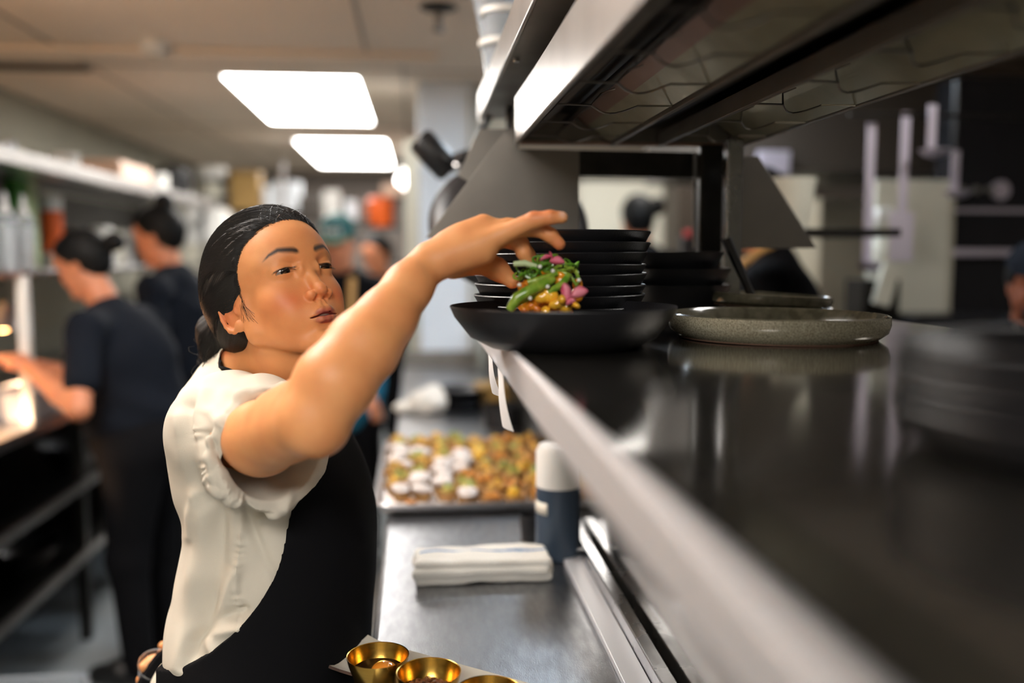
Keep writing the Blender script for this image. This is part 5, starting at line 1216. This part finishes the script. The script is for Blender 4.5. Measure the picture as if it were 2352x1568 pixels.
for q in Lb: back_item(*q[:9],round_=q[9])
# rack sections standing on back shelves get simple ledges so nothing floats
t=empty('wall_ledge',(-1.0,7.1,1.8)); O2=np.array((-1.0,7.1,1.8))
Zs={}
for q in Lb:
    c=G((q[0]+q[1])/2,q[3],q[4]); 
    if q[4]>6: lb('bracket_board',(c[0]-.16,q[4]-.1,c[2]-.018),(c[0]+.16,q[4]+.12,c[2]-.0005),M['steel_black'],.001)
tag(t,'short dark boards stepped across the back rack carrying tubs','ledge')
# white canopy between
c=G(487,560,6.5); t=MB().prism([(-.20,0),(.20,0),(.20,.08),(.08,.25),(-.08,.25),(-.20,.09)],-.2,.2).build('white_canopy',M['plastic_w'],bevel=.01); t.location=tuple(c); tag(t,'white hooded machine top behind the taller cook','machine')
o=MB().box((-.17,-.2,0),(.17,.2,c[2]-.002)).build('machine_stand',M['cream_d'],bevel=.01,smooth=False); o.location=(c[0],c[1],0); tag(o,'beige cabinet under the white hooded machine','cabinet')
# ================================================= right-hand kitchen beyond the pass
def gb(name,x0,x1,y0,y1,Y,d,mm,label,cat,b=.004,z0=None):
    a=G(x0,y0,Y);c=G(x1,y1,Y); lo=(a[0],Y,c[2] if z0 is None else z0);hi=(c[0],Y+d,a[2]); o=MB().box((0,0,0),(hi[0]-lo[0],d,hi[2]-lo[2])).build(name,M[mm],bevel=b,smooth=False); o.location=lo; tag(o,label,cat); return o
gb('beige_fridge',1335,1560,415,560,5.4,.6,'cream','tall cream refrigerator seen through the opening of the pass','refrigerator',z0=0.)
gb('brown_cabinet',1556,1605,350,560,5.1,.28,'dark_brown','dark brown cabinet right of the cream refrigerator','cabinet',z0=0.)
t=gb('white_door',2012,2172,412,720,3.15,.04,'cream','cream door in the dark back area at right','door',z0=0.)
gb('grey_door_panel',2176,2184,420,720,3.16,.04,'cream_d','narrow beige-grey panel right of the cream door','panel',z0=0.)
gb('olive_cabinet',1885,1990,455,730,4.4,.5,'cream_d','olive-grey tall cabinet beside the white bucket','cabinet',z0=0.)
gb('dark_hood',1600,2600,150,400,3.6,.8,'dark_brown','large dark extractor hood over the right-hand cooking line','extractor hood')
o=gb('hood_highlight',1745,1815,345,400,3.55,.04,'purple_steel','purplish highlight on the hood, built as a steel patch above the white bucket','panel')  # reflection on the hood, set as a pale purplish patch
gb('dark_range',2100,2352,725,900,2.85,.22,'oven','dark cooking range behind the blurred plate stack','range',z0=0.)
# shelf carrying the bucket
c=G(1820,528,2.35); o=MB().box((-.22,-.15,-.02),(.22,.15,0)).build('bucket_shelf',M['steel_black'],smooth=False); o.location=(c[0],2.35,c[2]); tag(o,'dark ledge carrying the white bucket','ledge')
t=empty('white_bucket',(c[0],2.35,c[2]+.0005)); h=(528-408)*2.35/2100; MB().lathe([(0,.004),(.040,.004),(.055,h),(.0575,h),(.0575,h-.012),(.0555,h-.014),(.041,0),(0,0)],n=44).build('bucket_wall',M['cream'],t); tag(t,'white plastic bucket with a rolled rim behind the right end panel','bucket')
# hanging ladles
for i,(x,y0,y1,Y,bw) in enumerate(((2003,282,600,2.55,.0),(2082,258,600,2.5,.03),(2143,240,345,2.45,.03),(2196,345,440,2.8,.03))):
    a=G(x,y0,Y); b=G(x-6,y1,Y); t=empty('hanging_utensil',tuple(a)); d=b-a
    m=MB(); m.box((-.013,-.0015,d[2]),(.013,.0015,0)); m.build('flat_handle',M['purple_steel'],t,smooth=False)
    if i==0: m=MB(); m.lathe([(0,-.03),(.02,-.024),(.034,0),(.036,0),(.022,-.027),(0,-.034)],c=(0,-.02,d[2]),n=28); m.build('ladle_cup',M['purple_steel'],t)
    elif i==1: m=MB(); m.box((-.035,-.002,d[2]-.0),(.035,.002,d[2]+.14)); m.build('turner_blade',M['purple_steel'],t,bevel=.001)
    else: m=MB(); m.lathe([(0,-.022),(.03,-.012),(.042,.0),(.044,0),(.03,-.016),(0,-.026)],c=(0,-.02,d[2]),n=28,R=None); m.build('spoon_bowl',M['purple_steel'],t)
    tag(t,['hanging ladle with long flat handle, leftmost of the utensils at upper right','hanging turner with a broad blade, second utensil from the left','short hanging spoon with a purple sheen, third of the utensils','small hanging spoon nearest the oven controls'][i],'utensil')
a=G(1950,262,2.5);b=G(2260,205,2.5); o=MB().tube([(a[0],2.5,a[2]),(a[0]+.9,2.5,a[2])],.006,10).build('utensil_rail',M['steel_black']); tag(o,'dark rail from which the utensils hang','rail')
# spray bottle, cloth
c=G(2022,642,3.05); t=empty('spray_bottle',(c[0],3.05,G(2022,642,2.98)[2]+.0005))
MB().lathe([(0,0),(.045,0),(.05,.01),(.05,.13),(.02,.17),(.018,.19),(0,.19)],n=32).build('bottle_body',M['cream'],t); MB().box((-.03,-.02,.19),(.035,.02,.245)).build('trigger_head',M['plastic_w'],t,bevel=.008); MB().tube([(-.03,0,.22),(-.04,0,.18),(-.035,0,.16)],.006,8).build('trigger',M['plastic_w'],t); tag(t,'pale spray bottle in front of the cream door','spray bottle')
gb('bottle_stand',1985,2065,642,735,2.98,.14,'steel_black','dark stand under the spray bottle','stand',z0=0.)
c=G(2028,700,2.95); o=MB().box((-.03,-.01,0),(.03,.01,.14)).build('paper_note',M['cream'],smooth=False,bevel=.002); o.location=(c[0],2.968,c[2]); o.rotation_euler=(0,.25,0); tag(o,'cream paper note taped in front of the dark stand','note')
# oven
a=G(2185,400,3.2); t=empty('wall_oven',(a[0],3.2,0)); c=G(2345,720,3.2)
MB().box((0,0,0),(c[0]-a[0]+.3,.12,a[2]+.35)).build('oven_body',M['oven'],t,bevel=.01,smooth=False)
zc=G(2240,437,3.2)[2]; m=MB()
for i in range(3):
    x=G(2205+i*32,437,3.2)[0]-a[0]; MB().tube([(x,-.001,zc),(x,-.02,zc)],.014,18).build('control_knob',M['steel_panel'],t)
x=G(2295,430,3.2)[0]-a[0]; MB().tube([(x,-.001,zc),(x,-.015,zc)],.035,28).build('timer_dial',M['purple_steel'],t)
zh=G(2240,580,3.2)[2]; MB().box((.0,-.05,zh-.014),(.30,-.03,zh+.014)).build('oven_handle',M['purple_steel'],t,bevel=.004); zb=G(2240,480,3.2)[2]; MB().box((.02,-.006,zb-.012),(.4,-.0005,zb+.002)).build('trim_strip',M['purple_steel'],t)
tag(t,'black oven with round knobs and a pale handle behind the capped man','oven')
gb('red_cloth',1575,1592,528,545,3.2,.03,'red','small red cloth beside the cook seen through the opening','cloth')
o=gb('red_cloth_peg',1568,1600,545,700,3.2,.05,'dark','narrow dark stand under the red cloth','stand',z0=0.)
# ================================================= lights
w=bpy.data.worlds.new('world'); S.world=w; w.use_nodes=True; w.node_tree.nodes['Background'].inputs[0].default_value=(.9,.95,1,1); w.node_tree.nodes['Background'].inputs[1].default_value=.04
cd=bpy.data.cameras.new('camera'); cam=bpy.data.objects.new('camera',cd); COL.objects.link(cam); S.camera=cam
cam.location=CAM; cam.rotation_euler=Matrix(np.stack([CR,CU,-CF],1).tolist()).to_euler()
cd.sensor_width=36; cd.lens=FP/2352*36; cd.clip_start=.02
cd.dof.use_dof=True; cd.dof.focus_distance=1.2; cd.dof.aperture_fstop=1.3; cd.dof.aperture_blades=0
S.view_settings.view_transform='Standard'; S.view_settings.look='None'; S.view_settings.gamma=1; S.view_settings.use_curve_mapping=False
S.view_settings.exposure=.25
